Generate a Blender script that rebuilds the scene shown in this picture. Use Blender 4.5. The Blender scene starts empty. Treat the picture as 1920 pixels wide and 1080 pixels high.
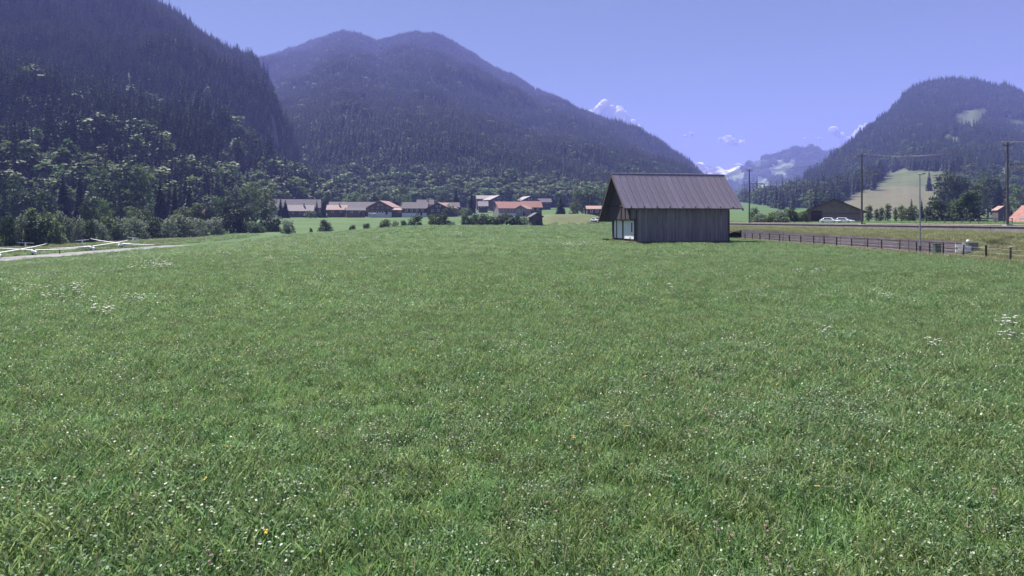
import bpy, math, random
import numpy as np
from mathutils import Vector, Matrix

# ------------------------------------------------------------------ camera, sky, sun, exposure
F, CX, YH, H = 1250.0, 960.0, 412.0, 3.4          # pixels (1920 wide), metres
sc = bpy.context.scene
COL = sc.collection
cam = bpy.data.cameras.new('camera')
cam.sensor_width = 36.0
cam.lens = 36.0 * F / 1920.0
cam.shift_y = -(540.0 - YH) / 1920.0
cam.clip_start, cam.clip_end = 0.1, 60000.0
camo = bpy.data.objects.new('camera', cam)
COL.objects.link(camo)
camo.location = (0, 0, H)
camo.rotation_euler = (math.radians(90), 0, 0)
sc.camera = camo

SUN_AZ, SUN_EL = math.radians(-38), math.radians(56)
world = bpy.data.worlds.new('World')
sc.world = world
world.use_nodes = True
wt = world.node_tree
bg = wt.nodes['Background']
sky = wt.nodes.new('ShaderNodeTexSky')
sky.sky_type = 'NISHITA'
sky.sun_disc = False
sky.sun_elevation = SUN_EL
sky.sun_rotation = SUN_AZ
sky.altitude = 1500
sky.air_density = 1.0
sky.dust_density = 0.4
sky.ozone_density = 3.0
tint = wt.nodes.new('ShaderNodeMix')
tint.data_type = 'RGBA'
tint.blend_type = 'MULTIPLY'
tint.inputs['Factor'].default_value = 1.0
tint.inputs['B'].default_value = (0.74, 0.67, 0.57, 1)   # the camera's violet white balance
wt.links.new(sky.outputs[0], tint.inputs['A'])
wt.links.new(tint.outputs['Result'], bg.inputs[0])
bg.inputs[1].default_value = 0.05

sl = bpy.data.lights.new('sun', 'SUN')
sl.energy = 5.0
sl.angle = math.radians(0.53)
sl.color = (1.0, 0.95, 0.90)
so = bpy.data.objects.new('sun', sl)
COL.objects.link(so)
SDIR = Vector((math.sin(SUN_AZ) * math.cos(SUN_EL), math.cos(SUN_AZ) * math.cos(SUN_EL), math.sin(SUN_EL)))
so.rotation_euler = SDIR.to_track_quat('Z', 'Y').to_euler()
so.location = (0, 0, 50)

sc.view_settings.view_transform = 'Standard'
sc.view_settings.look = 'None'
sc.view_settings.gamma = 1.0
sc.view_settings.exposure = 1.5
sc.render.engine = 'CYCLES'
sc.cycles.max_bounces = 6
sc.cycles.diffuse_bounces = 3
sc.cycles.transmission_bounces = 4
sc.cycles.transparent_max_bounces = 8
sc.cycles.volume_bounces = 1
sc.cycles.use_denoising = True

rng = np.random.default_rng(7)
random.seed(7)

# ------------------------------------------------------------------ helpers
def P(px, py, Y):
    return Vector(((px - CX) / F * Y, Y, H + (YH - py) / F * Y))

def sm(a, b, t):
    t = np.clip((np.asarray(t, float) - a) / (b - a), 0, 1)
    return t * t * (3 - 2 * t)

def _hash(ix, iy, s):
    n = (ix * 374761393 + iy * 668265263 + s * 1442695041) & 0xFFFFFFFF
    n = ((n ^ (n >> 13)) * 1274126177) & 0xFFFFFFFF
    return ((n ^ (n >> 16)) & 0xFFFF) / 65535.0

def vnoise(x, y, s=0):
    x = np.asarray(x, float); y = np.asarray(y, float)
    ix = np.floor(x).astype(np.int64); iy = np.floor(y).astype(np.int64)
    fx = x - ix; fy = y - iy
    fx = fx * fx * (3 - 2 * fx); fy = fy * fy * (3 - 2 * fy)
    a = _hash(ix, iy, s); b = _hash(ix + 1, iy, s); c = _hash(ix, iy + 1, s); d = _hash(ix + 1, iy + 1, s)
    return (a * (1 - fx) + b * fx) * (1 - fy) + (c * (1 - fx) + d * fx) * fy - 0.5

def fbm(x, y, o=4, s=0):
    r = 0; a = 1.0
    for k in range(o):
        r = r + a * vnoise(np.asarray(x) * 2 ** k, np.asarray(y) * 2 ** k, s + k * 17)
        a *= 0.5
    return r

def rail_x(y):
    return 54.0 - 0.1416 * (np.asarray(y, float) - 72.6)

def gz(x, y):
    x = np.asarray(x, float); y = np.asarray(y, float)
    z = -3.2 * sm(25, 78, -x) * (1 - 0.2 * sm(170, 250, y) - 0.6 * sm(250, 420, y))
    z = z + sm(120, 250, y) * (1.2 + 0.8 * sm(0, 60, x)) * (1 - sm(50, 85, -x) * (1 - sm(205, 260, y)))
    z = z + 4.4 * sm(255, 430, y) + 0.045 * np.clip(y - 430, 0, 470)
    z = z + 4.0 * sm(232, 256, y) * (1 - sm(280, 340, y)) * sm(9.5, 14, x) * (1 - sm(28, 44, x))
    z = z + 0.75 * sm(93, 99, -x) * (1 - sm(102, 107, -x)) * sm(90, 120, y) * (1 - sm(190, 225, y))
    d = x - rail_x(y)
    z = z + np.maximum(2.45 - z, 0) * sm(-3, 2, d) * sm(-40, 0, y)
    z = z + 0.10 * vnoise(x * 0.12, y * 0.12, 3) * sm(5, 30, np.abs(y) + np.abs(x)) * (1 - sm(70, 80, -x) * (1 - sm(89, 92, -x)))
    return z

def gzf(x, y):
    return float(gz(x, y))

def ground_at(px, py):
    """distance where the sight line through a pixel meets the ground"""
    Y = 8.0
    while Y < 600:
        p = P(px, py, Y)
        if p.z <= gzf(p.x, Y):
            return p.x, Y, gzf(p.x, Y)
        Y *= 1.01
    p = P(px, py, 600)
    return p.x, 600, gzf(p.x, 600)

# ---- materials
MATS = {}
def new_mat(name):
    m = bpy.data.materials.new(name)
    m.use_nodes = True
    MATS[name] = m
    nt = m.node_tree
    return m, nt, nt.nodes, nt.links, nt.nodes['Principled BSDF']

def simple(name, col, rough=0.6, var=0.25, scale=3.0, bump=0.0, bscale=20.0, metal=0.0, spec=0.5, stretch=(1, 1, 1), rnd=0.0, isl=0.0):
    """colour with noise variation, optional fine relief"""
    m, nt, N, L, b = new_mat(name)
    tc = N.new('ShaderNodeTexCoord'); mp = N.new('ShaderNodeMapping')
    mp.inputs['Scale'].default_value = stretch
    L.new(tc.outputs['Object'], mp.inputs[0])
    nz = N.new('ShaderNodeTexNoise'); nz.inputs['Scale'].default_value = scale; nz.inputs['Detail'].default_value = 6
    L.new(mp.outputs[0], nz.inputs['Vector'])
    cr = N.new('ShaderNodeValToRGB')
    c = np.array(col)
    cr.color_ramp.elements[0].position = 0.3; cr.color_ramp.elements[1].position = 0.7
    cr.color_ramp.elements[0].color = tuple(c * (1 - var)) + (1,)
    cr.color_ramp.elements[1].color = tuple(np.minimum(c * (1 + var), 1)) + (1,)
    L.new(nz.outputs['Fac'], cr.inputs[0])
    out = cr.outputs[0]
    if rnd:
        oi = N.new('ShaderNodeObjectInfo'); hs = N.new('ShaderNodeHueSaturation'); mr = N.new('ShaderNodeMapRange')
        mr.inputs['To Min'].default_value = 1 - rnd; mr.inputs['To Max'].default_value = 1 + rnd
        L.new(oi.outputs['Random'], mr.inputs['Value']); L.new(mr.outputs[0], hs.inputs['Value']); L.new(out, hs.inputs['Color'])
        out = hs.outputs[0]
    if isl:
        ge = N.new('ShaderNodeNewGeometry'); hs = N.new('ShaderNodeHueSaturation'); mr = N.new('ShaderNodeMapRange')
        mr.inputs['To Min'].default_value = 1 - isl; mr.inputs['To Max'].default_value = 1 + isl
        L.new(ge.outputs['Random Per Island'], mr.inputs['Value']); L.new(mr.outputs[0], hs.inputs['Value']); L.new(out, hs.inputs['Color'])
        out = hs.outputs[0]
    L.new(out, b.inputs['Base Color'])
    b.inputs['Roughness'].default_value = rough
    b.inputs['Metallic'].default_value = metal
    b.inputs['Specular IOR Level'].default_value = spec
    if bump:
        n2 = N.new('ShaderNodeTexNoise'); n2.inputs['Scale'].default_value = bscale; n2.inputs['Detail'].default_value = 4
        L.new(mp.outputs[0], n2.inputs['Vector'])
        bp = N.new('ShaderNodeBump'); bp.inputs['Strength'].default_value = bump; bp.inputs['Distance'].default_value = 0.05
        L.new(n2.outputs['Fac'], bp.inputs['Height']); L.new(bp.outputs[0], b.inputs['Normal'])
    return m

def foliage(name, c1, c2, trans=0.35, rough=0.55, spec=0.35, var=0.35, hue=0.02):
    m, nt, N, L, b = new_mat(name)
    oi = N.new('ShaderNodeObjectInfo'); geo = N.new('ShaderNodeNewGeometry')
    mx = N.new('ShaderNodeMix'); mx.data_type = 'RGBA'
    L.new(geo.outputs['Random Per Island'], mx.inputs['Factor'])
    mx.inputs['A'].default_value = tuple(c1) + (1,); mx.inputs['B'].default_value = tuple(c2) + (1,)
    hs = N.new('ShaderNodeHueSaturation')
    mr = N.new('ShaderNodeMapRange'); mr.inputs['To Min'].default_value = 1 - var; mr.inputs['To Max'].default_value = 1 + var
    L.new(oi.outputs['Random'], mr.inputs['Value']); L.new(mr.outputs[0], hs.inputs['Value'])
    wn = N.new('ShaderNodeTexWhiteNoise'); wn.noise_dimensions = '1D'; L.new(oi.outputs['Random'], wn.inputs['W'])
    mh = N.new('ShaderNodeMapRange'); mh.inputs['To Min'].default_value = 0.5 - hue; mh.inputs['To Max'].default_value = 0.5 + hue
    L.new(wn.outputs['Value'], mh.inputs['Value']); L.new(mh.outputs[0], hs.inputs['Hue'])
    L.new(mx.outputs['Result'], hs.inputs['Color'])
    L.new(hs.outputs[0], b.inputs['Base Color'])
    b.inputs['Roughness'].default_value = rough; b.inputs['Specular IOR Level'].default_value = spec
    tr = N.new('ShaderNodeBsdfTranslucent'); L.new(hs.outputs[0], tr.inputs[0])
    ms = N.new('ShaderNodeMixShader'); ms.inputs[0].default_value = trans
    L.new(b.outputs[0], ms.inputs[1]); L.new(tr.outputs[0], ms.inputs[2])
    L.new(ms.outputs[0], N['Material Output'].inputs['Surface'])
    return m

def ground_mat(name, green1, green2, dry):
    """grass-grown earth; the attribute dry (0..1) marks mown or dry grass"""
    m, nt, N, L, b = new_mat(name)
    tc = N.new('ShaderNodeTexCoord')
    n1 = N.new('ShaderNodeTexNoise'); n1.inputs['Scale'].default_value = 0.05; n1.inputs['Detail'].default_value = 8
    n2 = N.new('ShaderNodeTexNoise'); n2.inputs['Scale'].default_value = 1.6; n2.inputs['Detail'].default_value = 8
    L.new(tc.outputs['Object'], n1.inputs['Vector']); L.new(tc.outputs['Object'], n2.inputs['Vector'])
    ad = N.new('ShaderNodeMath'); ad.operation = 'ADD'; L.new(n1.outputs['Fac'], ad.inputs[0]); L.new(n2.outputs['Fac'], ad.inputs[1])
    mr = N.new('ShaderNodeMapRange'); mr.inputs['From Min'].default_value = 0.7; mr.inputs['From Max'].default_value = 1.3
    L.new(ad.outputs[0], mr.inputs['Value'])
    mx = N.new('ShaderNodeMix'); mx.data_type = 'RGBA'; L.new(mr.outputs[0], mx.inputs['Factor'])
    mx.inputs['A'].default_value = tuple(green1) + (1,); mx.inputs['B'].default_value = tuple(green2) + (1,)
    at = N.new('ShaderNodeAttribute'); at.attribute_name = 'dry'
    n3 = N.new('ShaderNodeTexNoise'); n3.inputs['Scale'].default_value = 0.25; n3.inputs['Detail'].default_value = 6
    L.new(tc.outputs['Object'], n3.inputs['Vector'])
    dm = N.new('ShaderNodeMix'); dm.data_type = 'RGBA'; L.new(n3.outputs['Fac'], dm.inputs['Factor'])
    d = np.array(dry)
    dm.inputs['A'].default_value = tuple(d * 0.75) + (1,); dm.inputs['B'].default_value = tuple(d * 1.25) + (1,)
    m2 = N.new('ShaderNodeMix'); m2.data_type = 'RGBA'; L.new(at.outputs['Fac'], m2.inputs['Factor'])
    L.new(mx.outputs['Result'], m2.inputs['A']); L.new(dm.outputs['Result'], m2.inputs['B'])
    L.new(m2.outputs['Result'], b.inputs['Base Color'])
    b.inputs['Roughness'].default_value = 0.9; b.inputs['Specular IOR Level'].default_value = 0.15
    bp = N.new('ShaderNodeBump'); bp.inputs['Strength'].default_value = 0.8; bp.inputs['Distance'].default_value = 0.3
    L.new(n2.outputs['Fac'], bp.inputs['Height']); L.new(bp.outputs[0], b.inputs['Normal'])
    return m

def wood_mat(name, c1, c2, axis=2):
    """weathered boards: streaks along the grain"""
    st = [14, 14, 14]; st[axis] = 0.5
    return simple(name, (np.array(c1) + np.array(c2)) / 2, 0.85, 0.4, 1.0, 0.4, 2.0, spec=0.2, stretch=tuple(st), rnd=0.12, isl=0.13)

ground_mat('meadow_ground', (0.040, 0.082, 0.022), (0.080, 0.135, 0.042), (0.15, 0.13, 0.075))
ground_mat('hill_ground', (0.045, 0.075, 0.028), (0.075, 0.105, 0.042), (0.115, 0.110, 0.066))
ground_mat('forest_floor', (0.018, 0.028, 0.014), (0.035, 0.045, 0.022), (0.16, 0.15, 0.13))
foliage('spruce_needles', (0.017, 0.034, 0.018), (0.038, 0.062, 0.030), 0.14, 0.75, 0.12, 0.45, 0.02)
foliage('broad_leaves', (0.052, 0.098, 0.030), (0.125, 0.175, 0.065), 0.4, 0.65, 0.2, 0.35, 0.025)
foliage('pale_leaves', (0.095, 0.135, 0.075), (0.19, 0.225, 0.145), 0.4, 0.65, 0.25, 0.2, 0.02)
foliage('dark_leaves', (0.026, 0.055, 0.018), (0.060, 0.095, 0.035), 0.3, 0.65, 0.2, 0.3, 0.02)
foliage('grass_blade', (0.074, 0.155, 0.044), (0.240, 0.335, 0.130), 0.52, 0.45, 0.4, 0.35, 0.03)
foliage('herb_leaf', (0.080, 0.155, 0.066), (0.26, 0.34, 0.20), 0.45, 0.42, 0.42, 0.3, 0.03)
foliage('dry_stem', (0.20, 0.17, 0.085), (0.34, 0.30, 0.17), 0.3, 0.6, 0.3, 0.2, 0.01)
foliage('white_petal_and_glint', (0.75, 0.75, 0.70), (0.82, 0.82, 0.80), 0.3, 0.6, 0.3, 0.05, 0.0)  # flower white, also used for the heads that imitate leaf glints
foliage('yellow_petal', (0.75, 0.45, 0.03), (0.80, 0.55, 0.06), 0.3, 0.6, 0.3, 0.1, 0.01)
foliage('pink_petal', (0.45, 0.15, 0.28), (0.55, 0.25, 0.40), 0.3, 0.6, 0.3, 0.1, 0.02)
simple('bark', (0.09, 0.07, 0.055), 0.9, 0.4, 6, 0.6, 15)
wood_mat('dark_boards', (0.060, 0.050, 0.050), (0.105, 0.088, 0.085))
wood_mat('grey_boards', (0.175, 0.148, 0.155), (0.28, 0.245, 0.255))
wood_mat('brown_boards', (0.12, 0.075, 0.05), (0.19, 0.12, 0.08))
wood_mat('shed_boards', (0.22, 0.16, 0.13), (0.33, 0.25, 0.21))
wood_mat('wall_boards', (0.075, 0.065, 0.072), (0.125, 0.11, 0.12), 1)
wood_mat('black_boards', (0.035, 0.03, 0.03), (0.06, 0.05, 0.05))
simple('barn_roof_sheet', (0.25, 0.225, 0.30), 0.36, 0.14, 0.8, 0.1, 6, metal=0.25, stretch=(3, 0.6, 0.6), rnd=0.10)
simple('grey_roof', (0.095, 0.083, 0.09), 0.9, 0.2, 1.2, 0.3, 10)
simple('pale_roof', (0.24, 0.21, 0.21), 0.85, 0.15, 1.2, 0.3, 10)
simple('pink_roof', (0.26, 0.155, 0.13), 0.75, 0.2, 1.2, 0.3, 10)
simple('red_roof', (0.22, 0.09, 0.07), 0.75, 0.25, 1.2, 0.3, 10)
simple('white_wall', (0.70, 0.69, 0.66), 0.85, 0.08, 0.8, 0.1, 20)
simple('cream_wall', (0.52, 0.46, 0.38), 0.85, 0.12, 0.8, 0.1, 20)
simple('white_paint', (0.78, 0.79, 0.80), 0.5, 0.05, 1.5)
simple('gelcoat', (0.86, 0.86, 0.87), 0.15, 0.02, 1.0, spec=0.6)
simple('red_paint', (0.55, 0.05, 0.05), 0.3, 0.05, 1.0)
simple('dark_glass', (0.02, 0.025, 0.03), 0.08, 0.1, 1.0, spec=0.8)
simple('black_rubber', (0.025, 0.025, 0.025), 0.8, 0.2, 5)
simple('dark_steel', (0.085, 0.08, 0.085), 0.55, 0.3, 4, 0.2, 30, metal=0.4)
simple('galvanised', (0.32, 0.33, 0.34), 0.45, 0.2, 6, metal=0.6)
simple('concrete', (0.36, 0.34, 0.33), 0.9, 0.22, 0.9, 0.4, 18, rnd=0.06)
simple('dark_concrete', (0.20, 0.185, 0.185), 0.9, 0.25, 0.9, 0.4, 18, rnd=0.10)
simple('asphalt', (0.15, 0.14, 0.15), 0.85, 0.18, 0.5, 0.3, 40)
simple('gravel_path', (0.30, 0.275, 0.26), 0.95, 0.2, 1.5, 0.4, 30)
simple('ballast', (0.16, 0.145, 0.14), 0.95, 0.4, 6, 0.8, 30)
simple('rail_steel', (0.22, 0.17, 0.15), 0.4, 0.2, 4, metal=0.8)
simple('green_box', (0.05, 0.08, 0.06), 0.6, 0.1, 3)
simple('cloud_white', (0.98, 0.98, 0.98), 1.0, 0.01, 0.002, spec=0.0)
simple('rock', (0.26, 0.24, 0.225), 0.9, 0.35, 0.08, 0.6, 0.5)

# ---- mesh building
class MB:
    def __init__(self):
        self.v = []; self.f = []
    def add(self, vs, fs):
        o = len(self.v)
        self.v += [tuple(map(float, p)) for p in vs]
        self.f += [tuple(i + o for i in f) for f in fs]
        return self
    def box(self, c, s, rz=0.0, ry=0.0):
        x, y, z = (k / 2 for k in s)
        ps = [Vector((a * x, b * y, d * z)) for a in (-1, 1) for b in (-1, 1) for d in (-1, 1)]
        M = Matrix.Rotation(rz, 3, 'Z') @ Matrix.Rotation(ry, 3, 'Y')
        ps = [M @ p + Vector(c) for p in ps]
        return self.add(ps, [(0, 1, 3, 2), (4, 6, 7, 5), (0, 4, 5, 1), (2, 3, 7, 6), (0, 2, 6, 4), (1, 5, 7, 3)])
    def prism(self, poly, a, b, axis):
        """closed outline (2-D) pushed from a to b along axis (0 = x: outline is (y,z); 1 = y: outline is (x,z); 2 = z)"""
        n = len(poly)
        def mk(p, t):
            return (t, p[0], p[1]) if axis == 0 else ((p[0], t, p[1]) if axis == 1 else (p[0], p[1], t))
        vs = [mk(p, a) for p in poly] + [mk(p, b) for p in poly]
        fs = [tuple(range(n))[::-1], tuple(range(n, 2 * n))] + [(i, (i + 1) % n, n + (i + 1) % n, n + i) for i in range(n)]
        return self.add(vs, fs)
    def tube(self, pts, rs, n=8, cap=True):
        pts = [Vector(p) for p in pts]
        if not hasattr(rs, '__len__'): rs = [rs] * len(pts)
        vs = []; fs = []
        for i, p in enumerate(pts):
            t = (pts[min(i + 1, len(pts) - 1)] - pts[max(i - 1, 0)]).normalized()
            a = t.cross(Vector((0, 1, 0.01)))
            if a.length < 0.05: a = t.cross(Vector((1, 0, 0)))
            a.normalize(); b = t.cross(a)
            for k in range(n):
                q = 2 * math.pi * k / n
                vs.append(p + (a * math.cos(q) + b * math.sin(q)) * rs[i])
        for i in range(len(pts) - 1):
            for k in range(n):
                fs.append((i * n + k, i * n + (k + 1) % n, (i + 1) * n + (k + 1) % n, (i + 1) * n + k))
        if cap:
            fs += [tuple(range(n))[::-1], tuple(range((len(pts) - 1) * n, len(pts) * n))]
        return self.add(vs, fs)
    def mesh(self, name, mat=None, smooth=False):
        me = bpy.data.meshes.new(name)
        me.from_pydata(self.v, [], self.f)
        if mat: me.materials.append(MATS[mat])
        if smooth:
            me.polygons.foreach_set('use_smooth', [True] * len(me.polygons))
        me.update()
        return me
    def build(self, name, mat=None, parent=None, smooth=False, coll=COL, bevel=0):
        o = bpy.data.objects.new(name, self.mesh(name, mat, smooth))
        coll.objects.link(o)
        if parent: o.parent = parent
        if bevel:
            m = o.modifiers.new('bevel', 'BEVEL'); m.width = bevel; m.segments = 2; m.limit_method = 'ANGLE'
        return o

def np_mesh(name, V, Fc, mats, midx=None, smooth=False):
    me = bpy.data.meshes.new(name)
    Fc = np.asarray(Fc, np.int32)
    k = Fc.shape[1]
    me.vertices.add(len(V)); me.vertices.foreach_set('co', np.asarray(V, np.float32).ravel())
    me.loops.add(Fc.size); me.loops.foreach_set('vertex_index', Fc.ravel())
    me.polygons.add(len(Fc)); me.polygons.foreach_set('loop_start', np.arange(0, Fc.size, k, dtype=np.int32))
    if smooth: me.polygons.foreach_set('use_smooth', np.ones(len(Fc), bool))
    for m in mats: me.materials.append(MATS[m])
    if midx is not None: me.polygons.foreach_set('material_index', np.asarray(midx, np.int32))
    me.update(calc_edges=True)
    return me

def link(name, me, parent=None, loc=(0, 0, 0), rz=0.0, coll=COL):
    o = bpy.data.objects.new(name, me)
    coll.objects.link(o)
    o.location = loc; o.rotation_euler = (0, 0, rz)
    if parent: o.parent = parent
    return o

def tag(o, label, cat, group=None):
    o['label'] = label; o['category'] = cat
    if group: o['group'] = group
    return o

def struct(o):
    o['kind'] = 'structure'
    return o

def empty(name, loc, rz=0.0):
    o = bpy.data.objects.new(name, None)
    COL.objects.link(o); o.location = loc; o.rotation_euler = (0, 0, rz); o.empty_display_size = 0.5
    return o

ORD = ['first', 'second', 'third', 'fourth', 'fifth', 'sixth', 'seventh', 'eighth', 'ninth', 'tenth', 'eleventh', 'twelfth',
       'thirteenth', 'fourteenth', 'fifteenth', 'sixteenth', 'seventeenth', 'eighteenth', 'nineteenth', 'twentieth']

ORD2 = ORD + ['twenty-first', 'twenty-second', 'twenty-third', 'twenty-fourth', 'twenty-fifth']

# ------------------------------------------------------------------ ground sheet
def axis(lo, d0, d1, step, hi, grow=1.13):
    a = [d0]; s = step
    while a[0] > lo:
        s *= grow; a.insert(0, a[0] - s)
    b = list(np.arange(d0 + step, d1, step)); s = step
    c = [d1]
    while c[-1] < hi:
        s *= grow; c.append(c[-1] + s)
    return np.array(a + b + c)

gx = axis(-9000, -150, 150, 1.6, 9000)
gy = axis(-600, -20, 300, 1.6, 9500)
GX, GY = np.meshgrid(gx, gy)
GZ = gz(GX, GY)
nx_, ny_ = len(gx), len(gy)
ii = (np.arange(ny_ - 1)[:, None] * nx_ + np.arange(nx_ - 1)[None, :]).ravel()
me = np_mesh('ground', np.stack([GX.ravel(), GY.ravel(), GZ.ravel()], 1), np.stack([ii, ii + 1, ii + nx_ + 1, ii + nx_], 1), ['meadow_ground'], smooth=True)
dry = 0.45 * sm(230, 238, GY) * (1 - sm(300, 340, GY)) * sm(8, 13, GX) * (1 - sm(34, 46, GX))
dry = np.maximum(dry, 0.55 * sm(90, 95, -GX) * (1 - sm(104, 110, -GX)) * (1 - sm(200, 230, GY)))
dry = np.maximum(dry, 0.45 * sm(215, 225, GY) * (1 - sm(240, 250, GY)) * sm(-80, -60, GX) * (1 - sm(10, 16, GX)))
at = me.attributes.new('dry', 'FLOAT', 'POINT'); at.data.foreach_set('value', dry.ravel().astype(np.float32))
struct(link('ground', me))

# ------------------------------------------------------------------ hills and mountains
def in_poly(px, py, poly):
    inside = np.zeros(np.shape(px), bool)
    j = len(poly) - 1
    for i in range(len(poly)):
        xi, yi = poly[i]; xj, yj = poly[j]
        c = ((yi > py) != (yj > py)) & (px < (xj - xi) * (py - yi) / (yj - yi + 1e-9) + xi)
        inside ^= c; j = i
    return inside

class Hill:
    def __init__(self, cols, tree_h, amp, nscale, seed, prof=1.0, power=6.0):
        c = np.array(cols, float)
        self.px, self.ry, self.rd, self.fd = c.T
        self.th, self.amp, self.ns, self.seed, self.prof = tree_h, amp, nscale, seed, prof
        self.jit = power
    def at(self, px, t):
        rd = np.interp(px, self.px, self.rd); fd = np.interp(px, self.px, self.fd); ry = np.interp(px, self.px, self.ry) + self.jit * fbm(px * 0.035, px * 0 + self.seed, 4, self.seed)
        D = fd + (rd - fd) * t
        X = (px - CX) / F * D
        zf = gz((px - CX) / F * fd, fd) - 0.5
        zr = H + (YH - ry) / F * rd - self.th * 0.8
        tt = np.clip(t, 0, 1)
        z = zf + (zr - zf) * tt ** self.prof
        w = np.sin(np.pi * tt) ** 0.8
        z = z + self.amp * fbm(X * self.ns, D * self.ns, 4, self.seed) * w * np.clip((rd - fd) / 600, 0.1, 1)
        z = np.where(t > 1, zr - (D - rd) * 0.9, z)
        return X, D, z
    def build(self, name, mat, nx, nt, extra=None):
        px = np.linspace(self.px[0], self.px[-1], nx)
        t = np.concatenate([np.linspace(0, 1, nt) ** 1.3, [1.04, 1.12, 1.35]])
        T, PX = np.meshgrid(t, px, indexing='ij')
        X, D, Z = self.at(PX, T)
        n, m = T.shape
        i = (np.arange(n - 1)[:, None] * m + np.arange(m - 1)[None, :]).ravel()
        me = np_mesh(name, np.stack([X.ravel(), D.ravel(), Z.ravel()], 1), np.stack([i, i + 1, i + m + 1, i + m], 1), [mat], smooth=True)
        if extra is not None:
            py = YH - (Z - H) / D * F
            a = me.attributes.new('dry', 'FLOAT', 'POINT'); a.data.foreach_set('value', extra(PX, py, X, D).ravel().astype(np.float32))
        return struct(link(name, me))
    def sample(self, n, tmax=1.0, p0=None, p1=None, r=None):
        r = r or rng
        p0 = self.px[0] if p0 is None else p0; p1 = self.px[-1] if p1 is None else p1
        out = []; got = 0
        while got < n:
            px = r.uniform(p0, p1, n * 2); t = r.uniform(0, tmax, n * 2)
            rd = np.interp(px, self.px, self.rd); fd = np.interp(px, self.px, self.fd)
            D = fd + (rd - fd) * t
            w = D * (rd - fd)
            k = r.uniform(0, 1, n * 2) < w / w.max()
            out.append(np.stack([px[k], t[k]], 1)); got += k.sum()
        o = np.concatenate(out)[:n]
        return o[:, 0], o[:, 1]

hill_left = Hill([(-900, -560, 1000, 210), (-400, -330, 1050, 240), (0, -165, 1150, 285), (290, 0, 1250, 310), (380, 60, 1300, 340), (430, 90, 1350, 400),
                  (480, 113, 1350, 470), (505, 160, 1200, 480), (530, 212, 1080, 490), (550, 248, 1000, 495), (570, 300, 900, 500),
                  (600, 345, 820, 510), (650, 372, 740, 520), (700, 384, 680, 530), (760, 392, 640, 540)], 24, 90, 0.006, 11, 1.05)
hill_mid = Hill([(100, 240, 3400, 640), (300, 170, 3400, 640), (480, 112, 3200, 620), (550, 88, 3200, 620), (600, 63, 3150, 620), (640, 52, 3100, 620), (690, 68, 3100, 620),
                 (706, 74, 3100, 620), (730, 66, 3050, 620), (780, 57, 3000, 620), (830, 65, 3000, 620), (860, 84, 2950, 620), (950, 135, 2900, 620), (1050, 185, 2800, 620),
                 (1105, 212, 2700, 620), (1190, 245, 2450, 620), (1250, 281, 2200, 620), (1300, 316, 2000, 640), (1320, 332, 1950, 660), (1340, 356, 1900, 700), (1365, 402, 1850, 760)],
                18, 95, 0.0030, 23, 1.0)
hill_right = Hill([(1385, 409, 1150, 900), (1410, 396, 1180, 800), (1450, 372, 1200, 600), (1500, 335, 1250, 420), (1560, 285, 1350, 300), (1600, 255, 1450, 290), (1640, 225, 1600, 290),
                   (1680, 186, 1750, 290), (1720, 153, 1900, 290), (1760, 142, 1950, 290), (1800, 144, 1950, 290), (1850, 149, 1950, 290), (1900, 161, 1950, 290), (1980, 190, 1950, 290),
                   (2150, 280, 1900, 290), (2500, 330, 1800, 290)], 19, 30, 0.004, 37, 1.75)
hill_far = Hill([(1240, 350, 4300, 2600), (1320, 338, 4300, 2600), (1370, 326, 4400, 2400), (1400, 318, 4500, 2200), (1440, 308, 4500, 2200), (1480, 300, 4500, 2200), (1505, 293, 4500, 2200),
                 (1520, 289, 4500, 2200), (1552, 297, 4500, 2200), (1600, 292, 4500, 2200), (1700, 320, 4500, 2200), (1800, 360, 4500, 2200)], 14, 260, 0.0012, 51, 0.9)
peak_snow = Hill([(1180, 350, 7200, 5200), (1270, 322, 7200, 5200), (1295, 309, 7200, 5200), (1312, 304, 7200, 5200), (1335, 312, 7200, 5200), (1352, 316, 7200, 5200), (1368, 313, 7200, 5200),
                  (1384, 307, 7200, 5200), (1400, 316, 7200, 5200), (1430, 326, 7200, 5200), (1520, 352, 7200, 5200)], 0, 420, 0.0016, 63, 0.9)

# clearings, outlines in the photograph
CLEAR = {'hay': [(1500, 425), (1545, 396), (1572, 382), (1606, 362), (1640, 351), (1690, 349), (1762, 352), (1778, 376), (1738, 425)],
         'pasture': [(1640, 352), (1662, 324), (1690, 317), (1735, 322), (1768, 318), (1786, 332), (1778, 376), (1762, 352), (1690, 349)],
         'field': [(1738, 425), (1742, 400), (1790, 388), (1880, 376), (1935, 372), (2100, 372), (2100, 425)],
         'top': [(1784, 214), (1812, 205), (1845, 197), (1850, 212), (1840, 240), (1822, 250), (1800, 242)],
         'small': [(1766, 248), (1798, 254), (1790, 278), (1772, 272)],
         'edge': [(1884, 216), (1930, 228), (1960, 238), (1950, 252), (1890, 236)],
         'patch': [(1862, 316), (1888, 312), (1888, 350), (1864, 350)],
         'low': [(1430, 425), (1440, 408), (1475, 396), (1512, 392), (1530, 425)]}
def clear_mask(px, py):
    jx = 14 * fbm(px * .08, py * .08, 3, 201); jy = 10 * fbm(px * .08 + 9, py * .08, 3, 202)
    px = px + jx; py = py + jy
    m = np.zeros(np.shape(px), bool)
    for p in CLEAR.values(): m |= in_poly(px, py, p)
    return m

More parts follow.
